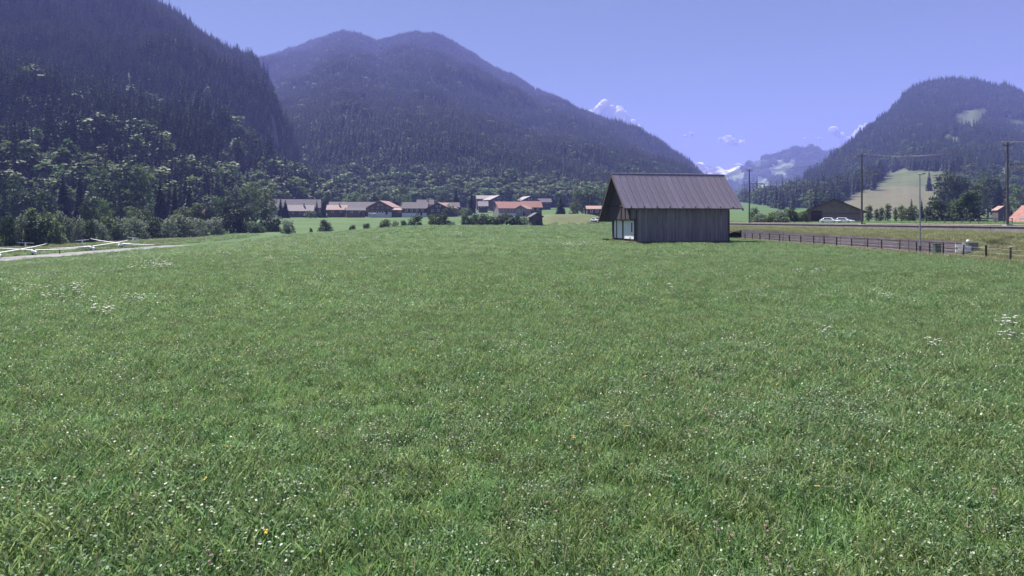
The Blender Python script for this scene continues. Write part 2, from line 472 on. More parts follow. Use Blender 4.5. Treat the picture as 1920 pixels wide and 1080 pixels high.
def left_rock(px, py):
    return (px > 455) & (px < 560) & (py > 140) & (py < 330) & (fbm(px * 0.06, py * 0.03, 3, 81) > 0.16)
def mid_rock(px, py):
    return (px > 560) & (py > 110) & (py < 345) & (fbm(px * 0.045, py * 0.012, 3, 85) > 0.64)
hill_left.build('forest_slope', 'forest_floor', 320, 150, lambda a, c, x, d: left_rock(a, c) * 1.0)
hill_mid.build('mountain', 'forest_floor', 330, 150, lambda a, c, x, d: mid_rock(a, c) * 0.4)
def right_dry(PX, py, X, D):
    return np.where(in_poly(PX, py, CLEAR['hay']), 0.95, np.where(in_poly(PX, py, CLEAR['pasture']) | in_poly(PX, py, CLEAR['top']), 0.35, 0.0))
hill_right.build('wooded_hill', 'hill_ground', 330, 260, right_dry)

# far ranges: meadow/forest patches and bare rock with snow fields
m, nt, N, L, b = new_mat('far_range')
tc = N.new('ShaderNodeTexCoord'); n1 = N.new('ShaderNodeTexNoise'); n1.inputs['Scale'].default_value = 0.006; n1.inputs['Detail'].default_value = 9; n1.inputs['Roughness'].default_value = 0.65
L.new(tc.outputs['Object'], n1.inputs['Vector'])
cr = N.new('ShaderNodeValToRGB'); e = cr.color_ramp.elements
e[0].position = 0.50; e[0].color = (0.03, 0.05, 0.025, 1); e[1].position = 0.56; e[1].color = (0.17, 0.21, 0.11, 1)
L.new(n1.outputs['Fac'], cr.inputs[0]); L.new(cr.outputs[0], b.inputs['Base Color']); b.inputs['Roughness'].default_value = 1.0
m, nt, N, L, b = new_mat('snow_rock')
tc = N.new('ShaderNodeTexCoord'); n1 = N.new('ShaderNodeTexNoise'); n1.inputs['Scale'].default_value = 0.004; n1.inputs['Detail'].default_value = 9; n1.inputs['Roughness'].default_value = 0.7
L.new(tc.outputs['Object'], n1.inputs['Vector'])
cr = N.new('ShaderNodeValToRGB'); e = cr.color_ramp.elements
e[0].position = 0.50; e[0].color = (0.11, 0.115, 0.11, 1); e[1].position = 0.56; e[1].color = (0.85, 0.87, 0.9, 1)
L.new(n1.outputs['Fac'], cr.inputs[0]); L.new(cr.outputs[0], b.inputs['Base Color']); b.inputs['Roughness'].default_value = 0.9
hill_far.build('far_mountain', 'far_range', 160, 60)
peak_snow.build('snowy_mountain', 'snow_rock', 140, 60)

# ------------------------------------------------------------------ plant shapes
def quads(C, A, B):
    """quads at centres C with half axes A and B"""
    n = len(C)
    V = np.stack([C - A - B, C + A - B, C + A + B, C - A + B], 1).reshape(-1, 3)
    return V, np.arange(4 * n).reshape(n, 4)

def rand_dir(r, n):
    d = r.normal(size=(n, 3)); return d / np.linalg.norm(d, axis=1, keepdims=True)

def leaf_quads(r, C, out, size, spread=0.8, aspect=0.7):
    n = len(C)
    nor = out + spread * rand_dir(r, n); nor /= np.linalg.norm(nor, axis=1, keepdims=True) + 1e-9
    a = np.cross(nor, rand_dir(r, n)); a /= np.linalg.norm(a, axis=1, keepdims=True) + 1e-9
    b = np.cross(nor, a)
    s = size * r.uniform(0.6, 1.3, (n, 1))
    return quads(C, a * s, b * s * aspect)

def crown_pts(r, lobes, nclump, per, csize):
    """leaf clumps sitting on the skin of several lobes"""
    L = np.array(lobes, float)      # cx cy cz rx ry rz
    wt = (L[:, 3] * L[:, 5]); wt /= wt.sum()
    k = r.choice(len(L), nclump, p=wt)
    d = rand_dir(r, nclump)
    rad = r.uniform(0.72, 1.06, (nclump, 1))
    cc = L[k, :3] + d * L[k, 3:] * rad
    C = np.repeat(cc, per, 0) + r.normal(size=(nclump * per, 3)) * csize * np.array([1, 1, 0.7])
    out = np.repeat(d, per, 0); out[:, 2] += 0.35
    return C, out

def broad_tree(seed, nclump, per, csize, lsize, lobes=None, kind='round'):
    """unit-height broadleaf: crown (V, F) and trunk MB"""
    r = np.random.default_rng(seed)
    if kind == 'round':
        lo = [(0, 0, 0.62, 0.22, 0.22, 0.28)]
        lo = [(0, 0, 0.52, 0.22, 0.22, 0.40)]
        for i in range(13):
            a = i * 2.4 + r.uniform(-.4, .4); z = 0.17 + 0.66 * i / 12 + r.uniform(-.05, .05); q = 0.23 * (1.05 - 1.3 * abs(z - .42)) 
            lo.append((math.cos(a) * q, math.sin(a) * q, z, r.uniform(.09, .14), r.uniform(.09, .14), r.uniform(.09, .15)))
        t0 = 0.15
    elif kind == 'tall':
        lo = [(0, 0, 0.5, 0.13, 0.13, 0.44)]
        for i in range(8):
            a = i * 2.4; z = 0.2 + 0.09 * i; q = 0.10 * (1 - z * 0.6)
            lo.append((math.cos(a) * q, math.sin(a) * q, z, r.uniform(.07, .11), r.uniform(.07, .11), r.uniform(.08, .14)))
        t0 = 0.15
    else:  # shrub, leafy down to the ground
        lo = [(0, 0, 0.42, 0.36, 0.36, 0.40)]
        for i in range(9):
            a = i * 2.4 + r.uniform(-.4, .4); z = r.uniform(0.10, 0.16) if i < 5 else r.uniform(0.3, 0.8); q = 0.36 * (1.0 - 0.55 * z)
            lo.append((math.cos(a) * q, math.sin(a) * q, z, r.uniform(.14, .22), r.uniform(.14, .22), r.uniform(.14, .22)))
        t0 = 0.05
    C, out = crown_pts(r, lo, nclump, per, csize)
    C[:, 2] = np.maximum(C[:, 2], 0.02)
    V, Fc = leaf_quads(r, C, out, lsize)
    V[:, 2] /= max(1.0, np.percentile(V[:, 2], 99.5))
    tb = MB()
    tb.tube([(0, 0, -0.02), (0.01, 0, t0), (0, 0.01, 0.5), (0.0, 0, 0.85)], [0.028, 0.02, 0.013, 0.004], 7)
    for i in range(6):
        a = i * 1.1 + seed; z = 0.18 + 0.08 * i
        tb.tube([(0, 0, z), (math.cos(a) * .09, math.sin(a) * .09, z + .10), (math.cos(a) * .16, math.sin(a) * .16, z + .2)], [0.011, 0.007, 0.003], 5)
    return V, Fc, tb

def spruce(seed, layers, fr, segs=2, slim=0.17):
    """unit-height spruce: whorls of drooping boughs"""
    r = np.random.default_rng(seed)
    V = []; Fc = []
    for k in range(layers):
        u = (k + 0.3 * r.random()) / layers
        z = 0.07 + 0.90 * u
        R = slim * (1 - u) ** 0.85 * r.uniform(0.82, 1.15) + 0.012
        n = max(4, int(fr * (1 - 0.45 * u)))
        for i in range(n):
            a = 2 * math.pi * (i + r.uniform(-.3, .3)) / n + k * 0.7
            rr = R * r.uniform(0.7, 1.12); w = rr * 0.42 + 0.006
            dx, dy = math.cos(a), math.sin(a); sx, sy = -dy, dx
            droop = rr * r.uniform(0.35, 0.75)
            o = len(V)
            V += [(sx * w * .3, sy * w * .3, z + .02), (-sx * w * .3, -sy * w * .3, z + .02),
                  (dx * rr * .55 - sx * w, dy * rr * .55 - sy * w, z - droop * .25), (dx * rr * .55 + sx * w, dy * rr * .55 + sy * w, z - droop * .25)]
            Fc.append((o, o + 1, o + 2, o + 3))
            V += [(dx * rr - sx * w * .25, dy * rr - sy * w * .25, z - droop), (dx * rr + sx * w * .25, dy * rr + sy * w * .25, z - droop)]
            Fc.append((o + 3, o + 2, o + 4, o + 5))
    o = len(V)
    V += [(-0.01, 0, 0.93), (0.01, 0, 0.93), (0.002, 0, 1.0), (-0.002, 0, 1.0)]; Fc.append((o, o + 1, o + 2, o + 3))
    tb = MB(); tb.tube([(0, 0, -0.02), (0, 0, 0.5), (0, 0, 0.95)], [0.018, 0.011, 0.002], 6)
    return np.array(V), np.array(Fc), tb

def joined(name, V, Fc, tb, leafmat):
    tv = np.array(tb.v); tf = [f for f in tb.f if len(f) == 4]
    V2 = np.concatenate([V, tv]); F2 = np.concatenate([Fc, np.array(tf) + len(V)])
    return np_mesh(name, V2, F2, [leafmat, 'bark'], np.concatenate([np.zeros(len(Fc)), np.ones(len(tf))]))

def scatter(name, V, rot, scl, pick, protos, label=None, cat=None):
    """ONE uncountable mass: points carrying instances of the given meshes"""
    pc = bpy.data.collections.new(name + '_shapes')
    for i, me in enumerate(protos):
        pc.objects.link(bpy.data.objects.new('%s_shape_%02d' % (name, i), me))
    me = bpy.data.meshes.new(name)
    me.vertices.add(len(V)); me.vertices.foreach_set('co', np.asarray(V, np.float32).ravel())
    a = me.attributes.new('rot', 'FLOAT_VECTOR', 'POINT'); a.data.foreach_set('vector', np.asarray(rot, np.float32).ravel())
    a = me.attributes.new('scl', 'FLOAT_VECTOR', 'POINT'); a.data.foreach_set('vector', np.asarray(scl, np.float32).ravel())
    a = me.attributes.new('pick', 'INT', 'POINT'); a.data.foreach_set('value', np.asarray(pick, np.int32))
    o = link(name, me)
    ng = bpy.data.node_groups.new(name, 'GeometryNodeTree')
    ng.interface.new_socket('Geometry', in_out='INPUT', socket_type='NodeSocketGeometry')
    ng.interface.new_socket('Geometry', in_out='OUTPUT', socket_type='NodeSocketGeometry')
    N, L = ng.nodes, ng.links
    gi = N.new('NodeGroupInput'); go = N.new('NodeGroupOutput'); ip = N.new('GeometryNodeInstanceOnPoints'); ci = N.new('GeometryNodeCollectionInfo')
    ci.inputs['Collection'].default_value = pc; ci.inputs['Separate Children'].default_value = True; ci.inputs['Reset Children'].default_value = True
    L.new(gi.outputs[0], ip.inputs['Points']); L.new(ci.outputs[0], ip.inputs['Instance'])
    ip.inputs['Pick Instance'].default_value = True
    for nm, ty, sk in (('rot', 'FLOAT_VECTOR', 'Rotation'), ('scl', 'FLOAT_VECTOR', 'Scale'), ('pick', 'INT', 'Instance Index')):
        na = N.new('GeometryNodeInputNamedAttribute'); na.data_type = ty; na.inputs['Name'].default_value = nm
        L.new(na.outputs['Attribute'], ip.inputs[sk])
    L.new(ip.outputs[0], go.inputs[0])
    md = o.modifiers.new('scatter', 'NODES'); md.node_group = ng
    o['kind'] = 'stuff'
    if label: o['label'] = label
    if cat: o['category'] = cat
    return o

# ------------------------------------------------------------------ forests (masses)
SPR = [joined('spruce_a', *spruce(1, 15, 9), 'spruce_needles'), joined('spruce_b', *spruce(2, 13, 9, slim=0.14), 'spruce_needles'), joined('spruce_c', *spruce(3, 16, 8, slim=0.12), 'spruce_needles')]
SPR_LOW = [joined('spruce_d', *spruce(4, 8, 6, slim=0.17), 'spruce_needles'), joined('spruce_e', *spruce(5, 7, 6, slim=0.15), 'spruce_needles')]
BRO = [joined('broad_a', *broad_tree(11, 70, 7, 0.035, 0.030), 'broad_leaves'), joined('broad_b', *broad_tree(12, 60, 7, 0.035, 0.032, kind='tall'), 'broad_leaves'),
       joined('broad_c', *broad_tree(13, 75, 7, 0.035, 0.030), 'dark_leaves')]
BRO_LOW = [joined('broad_d', *broad_tree(14, 40, 4, 0.04, 0.055), 'broad_leaves')]

def forest(name, hill, n, h0, h1, protos, nsp, bfun, tmax=1.01, mask=None, p0=None, p1=None, wide=1.0):
    px, t = hill.sample(n, tmax, p0, p1)
    X, D, Z = hill.at(px, t)
    py = YH - (Z - H) / D * F
    keep = np.ones(len(px), bool) if mask is None else ~mask(px, py)
    px, t, X, D, Z, py = (a[keep] for a in (px, t, X, D, Z, py))
    n = len(px)
    isb = rng.random(n) < bfun(px, py, t, X, D)
    hh = rng.uniform(h0, h1, n) * np.where(isb, 0.8, 1.0) * (1 + 0.6 * vnoise(X * 0.02, D * 0.02, 5)) * np.where(rng.random(n) < .12, 1.25, 1.0)
    pick = np.where(isb, nsp + rng.integers(0, len(protos) - nsp, n), rng.integers(0, nsp, n))
    w = hh * rng.uniform(0.8, 1.2, n) * wide * np.where(isb, 1.25, 1.0)
    rot = np.stack([rng.normal(0, .03, n), rng.normal(0, .03, n), rng.uniform(0, 6.28, n)], 1)
    return scatter(name, np.stack([X, D, Z - 0.3], 1), rot, np.stack([w, w, hh], 1), pick, protos)

def left_b(px, py, t, X, D):
    patch = vnoise(X * 0.012, D * 0.012, 71) + 0.5
    fine = vnoise(X * 0.04, D * 0.04, 75) + 0.5
    return np.clip(0.4 * sm(290, 400, py) * sm(0.35, 0.75, patch) + 0.32 * sm(0.64, 0.82, fine) * sm(120, 300, py) + 0.3 * (py > 350), 0, 0.8)
forest('left_forest', hill_left, 16000, 16, 28, SPR + BRO, 3, left_b, mask=lambda a, c: left_rock(a, c) & (rng.random(len(a)) < .7), p0=-300)
def mid_b(px, py, t, X, D):
    patch = vnoise(X * 0.006, D * 0.006, 72) + 0.5
    return np.clip(0.3 * sm(300, 385, py) * sm(0.35, 0.7, patch) + 0.3 * (py > 355) + 0.015, 0, 0.6)
forest('mountain_forest', hill_mid, 120000, 12, 20, SPR_LOW + BRO_LOW, 2, mid_b, mask=mid_rock, p0=330, p1=1338, wide=1.15)
def right_b(px, py, t, X, D):
    patch = vnoise(X * 0.012, D * 0.012, 73) + 0.5
    return np.clip(0.5 * sm(260, 400, py) * sm(0.4, 0.8, patch) + 0.05, 0, 0.6)
forest('hill_forest', hill_right, 32000, 13, 23, SPR + BRO, 3, right_b, mask=lambda a, c: clear_mask(a, c) | (c > 408), p1=2200, wide=1.05)

def far_mask(px, py):
    X = (px - CX) * 3.0
    m = fbm(X * 0.012 + 3, py * 0.055, 3, 91)
    return (m > -0.06) & (py > 300) | (rng.random(len(px)) < 0.1)
forest('far_mountain_forest', hill_far, 16000, 20, 32, SPR_LOW + BRO_LOW, 2, lambda *a: 0.2 + 0 * a[0], mask=far_mask, p0=1280, p1=1640, wide=1.5)

# ------------------------------------------------------------------ runway, verge
def strip(name, pts, mat, dz=0.02, closed=False):
    """flat strip between two polylines, laid on the ground"""
    mb = MB()
    L_, R_ = pts
    vs = [(x, y, gzf(x, y) + dz) for x, y in L_] + [(x, y, gzf(x, y) + dz) for x, y in R_]
    n = len(L_)
    mb.add(vs, [(i, n + i, n + i + 1, i + 1) for i in range(n - 1)])
    return mb.build(name, mat)
ys = list(np.arange(40, 171, 3.0))
struct(strip('runway', ([(-88.0, y) for y in ys], [(-80.0, y) for y in ys]), 'asphalt', 0.10))

# ------------------------------------------------------------------ railway embankment, track, retaining wall
def wall_x(y):
    return 42.0 + (39.6 - 42.0) * (y - 62) / (115 - 62)
def wall_top(y):
    return 1.27 + (1.70 - 1.27) * (y - 62) / (115 - 62)
def edge_x(y):
    return float(rail_x(y)) - 2.6
mb = MB(); secs = []
for y in list(np.arange(36, 60, 2.0)) + [61.6, 62.4] + list(np.arange(64, 116, 2.0)) + list(np.arange(116, 176, 4.0)):
    ex = edge_x(y)
    if y < 62: x0, z0 = 40.6, gzf(40.6, y) - 0.1
    elif y < 115.5: x0, z0 = wall_x(y) + 0.1, wall_top(y) - 0.06
    else:
        x0 = wall_x(115) + 0.1 - (y - 115) * 0.02; z0 = max(1.70 - (y - 115) * 0.12, gzf(x0, y) - 0.1)
    top = 2.12
    row = []
    for k in range(9):
        u = k / 8
        x = x0 + (ex + 0.2 - x0) * u
        z = z0 + (top - z0) * (u ** 0.85) + (0.12 * float(vnoise(x * 0.6, y * 0.6, 9)) if 0 < k < 8 else 0)
        row.append((x, y, z))
    secs.append(row)
vs = [p for r_ in secs for p in r_]
mb.add(vs, [(i * 9 + k, i * 9 + k + 1, (i + 1) * 9 + k + 1, (i + 1) * 9 + k) for i in range(len(secs) - 1) for k in range(8)])
me = mb.mesh('embankment', 'hill_ground', True)
a = me.attributes.new('dry', 'FLOAT', 'POINT')
a.data.foreach_set('value', np.array([0.55 + 0.9 * float(vnoise(p[0] * .25, p[1] * .25, 4)) for p in vs], np.float32).clip(0, 1))
struct(link('embankment', me))

mb = MB(); vs = []
ysr = list(np.arange(30, 180, 5.0))
for y in ysr:
    ex = edge_x(y)
    vs += [(ex + 0.1, y, 2.62), (ex + 0.6, y, 2.70), (ex + 4.6, y, 2.70), (ex + 6.0, y, 2.45)]
mb.add(vs, [(i * 4 + k, i * 4 + k + 1, (i + 1) * 4 + k + 1, (i + 1) * 4 + k) for i in range(len(ysr) - 1) for k in range(3)])
struct(mb.build('ballast_bed', 'ballast'))

track = tag(empty('railway_track', (edge_x(80) + 2.6, 80, 2.7)), 'single railway track on ballast above the grassy embankment', 'railway')
tl = Vector(track.location)
for off in (-0.72, 0.72):
    m_ = MB(); m_.tube([Vector((edge_x(y) + 2.6 + off, y, 2.80)) - tl for y in np.arange(40, 178, 6.0)], 0.07, 6); m_.build('rail', 'rail_steel', track)
slm = MB().box((0, 0, 0), (2.5, 0.24, 0.14)).mesh('sleeper', 'grey_boards')
for y in np.arange(62, 176, 0.9):
    link('sleeper', slm, track, Vector((edge_x(y) + 2.6, y, 2.70)) - tl, math.atan(0.1416))

edge = tag(empty('track_edge_wall', (edge_x(90), 90, 2.0)), 'long low grey concrete edging along the railway bed', 'wall')
tl = Vector(edge.location)
y = 42.0
segm = MB().box((0, 2.47, 0.0), (0.22, 4.94, 0.66)).mesh('edge_block', 'dark_concrete')  # darker concrete than the cap: shade on this side put into the colour
capm = MB().box((-0.02, 2.485, 0.36), (0.34, 4.97, 0.07)).mesh('edge_cap', 'concrete')  # lighter concrete paints in the sunlit top
while y < 172:
    p = Vector((edge_x(y), y, 2.36)) - tl
    s = link('edge_block', segm, edge, p, math.atan(0.1416))
    link('edge_cap', capm, s)
    y += 4.95

rw = tag(empty('retaining_wall', (42, 62, 0)), 'long dark panelled retaining wall below the railway embankment', 'wall')
n = 20
for i in range(n):
    y0 = 62 + (115 - 62) * i / n; y1 = 62 + (115 - 62) * (i + 1) / n - 0.05
    t0, t1 = wall_top(y0), wall_top(y1)
    xa, xb = wall_x(y0), wall_x(y1)
    m_ = MB(); o = random.uniform(-0.03, 0.03)
    b0, b1 = gzf(xa, y0) - 0.3, gzf(xb, y1) - 0.3
    m_.add([(xa + o - 42, y0 - 62, b0), (xb + o - 42, y1 - 62, b1), (xb + o - 42, y1 - 62, t1), (xa + o - 42, y0 - 62, t0),
            (xa + .25 - 42, y0 - 62, b0), (xb + .25 - 42, y1 - 62, b1), (xb + .25 - 42, y1 - 62, t1), (xa + .25 - 42, y0 - 62, t0)],
           [(0, 1, 2, 3)[::-1], (4, 5, 6, 7), (0, 1, 5, 4), (3, 2, 6, 7)[::-1], (0, 3, 7, 4), (1, 2, 6, 5)[::-1]])
    for q in range(5):   # horizontal board relief
        zz = 0.15 + q * 0.26
        m_.add([(xa + o - 0.03 - 42, y0 - 62, zz), (xb + o - 0.03 - 42, y1 - 62, zz), (xb + o - 0.03 - 42, y1 - 62, zz + 0.2), (xa + o - 0.03 - 42, y0 - 62, zz + 0.2)], [(3, 2, 1, 0)])
    m_.build('wall_panel', 'wall_boards', rw)
m_ = MB().box((0.5, -0.15, 0.55), (1.3, 0.3, 1.5)); m_.build('end_pier', 'dark_concrete', rw)

ys = list(np.arange(56, 150, 2.0))
struct(strip('path', ([(38.9, y) for y in ys], [(wall_x(max(y, 62)) - 0.12, y) for y in ys]), 'gravel_path', 0.05))
# drain channel running up the bank at the end of the wall
dr = MB()
pts = [(41.3 + (50.5 - 41.3) * u, 60.6 - 1.0 * u) for u in np.linspace(0, 1, 8)]
for (xa, ya), (xb, yb) in zip(pts[:-1], pts[1:]):
    ua, ub = (xa - 40.6) / (edge_x(60) + .2 - 40.6), (xb - 40.6) / (edge_x(60) + .2 - 40.6)
    za, zb = 2.12 * ua ** .85 + .10, 2.12 * ub ** .85 + .10
    dr.add([(xa, ya - .22, za), (xb, yb - .22, zb), (xb, yb + .22, zb), (xa, ya + .22, za), (xa, ya - .22, za - .3), (xb, yb - .22, zb - .3), (xb, yb + .22, zb - .3), (xa, ya + .22, za - .3)],
           [(0, 1, 2, 3), (0, 4, 5, 1), (3, 2, 6, 7), (0, 3, 7, 4), (1, 5, 6, 2)])
o = dr.build('drain_channel', 'dark_concrete'); tag(o, 'dark drain channel climbing the grass bank past the wall end', 'drain')

# road behind the barn on the left
ys = [(1092, 424), (1104, 417), (1120, 415), (1146, 416), (1180, 417)]
m_ = MB(); A = []; B = []
for (px, d) in ((1103, 212), (1120, 207), (1150, 203), (1200, 200), (1260, 200)):
    X = (px - CX) / F * d
    A.append((X, d)); B.append((X + 0.3, d - 9))
struct(strip('road', (A, B), 'gravel_path', 0.12))

# ------------------------------------------------------------------ the barn
BA = math.radians(10.0)
barn = tag(empty('barn', (15.5, 92, 0), BA), 'large weathered timber barn with steep grey metal roof in the meadow', 'barn')
BL = 17.8
EV, RG, RE = (0.0, 5.05), (5.7, 10.1), (12.0, 3.25)     # (y, z): front eave, ridge, rear eave
def roof_z(y):
    return EV[1] + (RG[1] - EV[1]) * y / RG[0] if y < RG[0] else RG[1] + (RE[1] - RG[1]) * (y - RG[0]) / (RE[0] - RG[0])
def boards(mb, a, b, fn_top, z0, plane, at_, step=0.24, th=0.04, lo=None):
    """upright boards side by side: plane 'x' runs along x at y=at_, plane 'y' along y at x=at_"""
    u = a
    while u < b - 0.02:
        w = min(step, b - u) - 0.015
        o = random.uniform(-0.012, 0.012); zb = z0 if lo is None else lo(u)
        zt = min(fn_top(u), fn_top(u + w)) - 0.02; zb = zb + random.uniform(-0.03, 0.05)
        if plane == 'x': mb.box((u + w / 2, at_ + o, (zb + zt) / 2), (w, th, zt - zb))
        else: mb.box((at_ + o, u + w / 2, (zb + zt) / 2), (th, w, zt - zb))
        u += step
deck = MB()
for (p, q) in ((EV, RG), (RG, RE)):
    deck.prism([(p[0], p[1] - .16), (q[0], q[1] - .16), (q[0], q[1] - .05), (p[0], p[1] - .05)], 0, BL, 0)
roof = deck.build('roof', 'dark_boards', barn)
for side, (p, q) in enumerate(((EV, RG), (RG, RE))):
    ext = 0.12
    py0, pz0 = p; py1, pz1 = q
    ln = math.hypot(py1 - py0, pz1 - pz0); dy, dz = (py1 - py0) / ln, (pz1 - pz0) / ln
    if side == 0: a0, a1 = -ext, ln
    else: a0, a1 = 0, ln + ext
    n = 18; w = BL / n
    pm = MB()
    nrm = (-dz, dy)
    for k in range(6):     # low trapezoid ribs
        x0 = k * w / 6; xs = [x0, x0 + w * .08, x0 + w * .11, x0 + w / 6]
        hs = [0.045, 0.045, 0.0, 0.0]
        if k == 0: hs = [0.11, 0.11, 0.0, 0.0]
        vs = []
        for aa in (a0, a1):
            for x_, h_ in zip(xs, hs):
                vs.append((x_, py0 + dy * aa + nrm[0] * h_, pz0 + dz * aa + nrm[1] * h_))
        pm.add(vs, [(0, 1, 5, 4), (1, 2, 6, 5), (2, 3, 7, 6)])
    pmesh = pm.mesh('roof_panel', 'barn_roof_sheet')
    for i in range(n):
        link('roof_panel', pmesh, roof, (i * w, 0, random.uniform(0, 0.02)))
MB().tube([(-0.05, RG[0], RG[1] + .03), (BL / 2, RG[0], RG[1] + .05), (BL + .05, RG[0], RG[1] + .03)], 0.13, 8).build('ridge_cap', 'barn_roof_sheet', roof)
for xx in (0.04, BL - 0.04):
    vb = MB()
    for (p, q) in ((EV, RG), (RG, RE)):
        vb.prism([(p[0], p[1] - .42), (q[0], q[1] - .42), (q[0], q[1] - .17), (p[0], p[1] - .17)], xx - .05, xx + .05, 0)
    vb.build('verge_board', 'dark_boards', roof)
X0, X1, XG = 2.0, BL - 1.7, 1.1
Y0, Y1 = 0.9, 11.2
wf = MB(); boards(wf, X0, X1, lambda u: roof_z(Y0) - 0.15, -0.4, 'x', Y0); boards(wf, XG, X0, lambda u: roof_z(Y0) - 0.15, 3.45, 'x', Y0); wf.build('front_wall', 'grey_boards', barn)
wb = MB(); boards(wb, X0, X1, lambda u: roof_z(Y1) - 0.15, -0.4, 'x', Y1, 0.5); wb.build('back_wall', 'grey_boards', barn)
wr = MB(); boards(wr, Y0, Y1, lambda u: roof_z(u) - 0.18, -0.4, 'y', X1, 0.3); wr.build('end_wall', 'grey_boards', barn)
wg = MB(); boards(wg, Y0, Y1, lambda u: min(3.6, roof_z(u) - 0.2), -0.4, 'y', X0, 0.26); wg.build('gable_wall', 'dark_boards', barn)
wu = MB(); boards(wu, 0.5, 11.9, lambda u: roof_z(u) - 0.2, 3.45, 'y', XG, 0.26, lo=lambda u: min(3.45, roof_z(u) - 0.35))
wu.build('upper_gable_wall', 'dark_boards', barn)
MB().box(((XG + X0) / 2, 6.1, 3.42), (X0 - XG, 10.6, 0.12)).build('gable_floor', 'dark_boards', barn)
for zz, half in ((5.4, 4.6), (7.6, 2.2)):
    MB().box((XG - 0.06, 5.7 + (0.1 if zz > 6 else 0.3), zz), (0.10, half * 1.7, 0.20)).build('gable_beam', 'black_boards', barn)
for yy in (0.7, 2.4, 4.2):
    MB().box((XG - 0.05, yy + 0.2, 4.3), (0.12, 0.18, 1.6)).build('gable_strut', 'black_boards', barn)
# white sliding doors on the gable side
MB().box((X0 - 0.06, 5.5, 1.95), (0.05, 8.6, 2.9)).build('door_recess', 'black_boards', barn)
for (a_, b_) in ((1.3, 2.55), (3.0, 5.45), (6.2, 8.3), (8.9, 9.65)):
    MB().box((X0 - 0.14, (a_ + b_) / 2, 1.97), (0.07, b_ - a_, 2.62)).build('white_door', 'white_paint', barn)
MB().box((X0 - 0.19, 2.75, 2.1), (0.03, 0.45, 2.5)).build('white_door', 'white_paint', barn)
MB().box((X0 - 0.185, 2.0, 2.3), (0.03, 0.4, 1.3)).build('door_slit', 'black_boards', barn)
MB().box((X0 - 0.2, 5.5, 3.40), (0.12, 9.0, 0.14)).build('door_rail', 'dark_boards', barn)
for xx in (X0 + .1, X1 - .1):
    MB().box((xx, Y0 - 0.07, 2.2), (0.18, 0.09, 5.0)).build('corner_post', 'dark_boards', barn)
MB().box((X0 - 0.9, 11.6, 0.3), (0.5, 1.6, 0.35)).build('threshold_block', 'black_boards', barn)
for xx in np.arange(1.0, BL - .5, 1.9):
    MB().box((xx, 0.45, roof_z(0.45) - 0.27), (0.14, 1.0, 0.16)).build('rafter_end', 'dark_boards', barn)

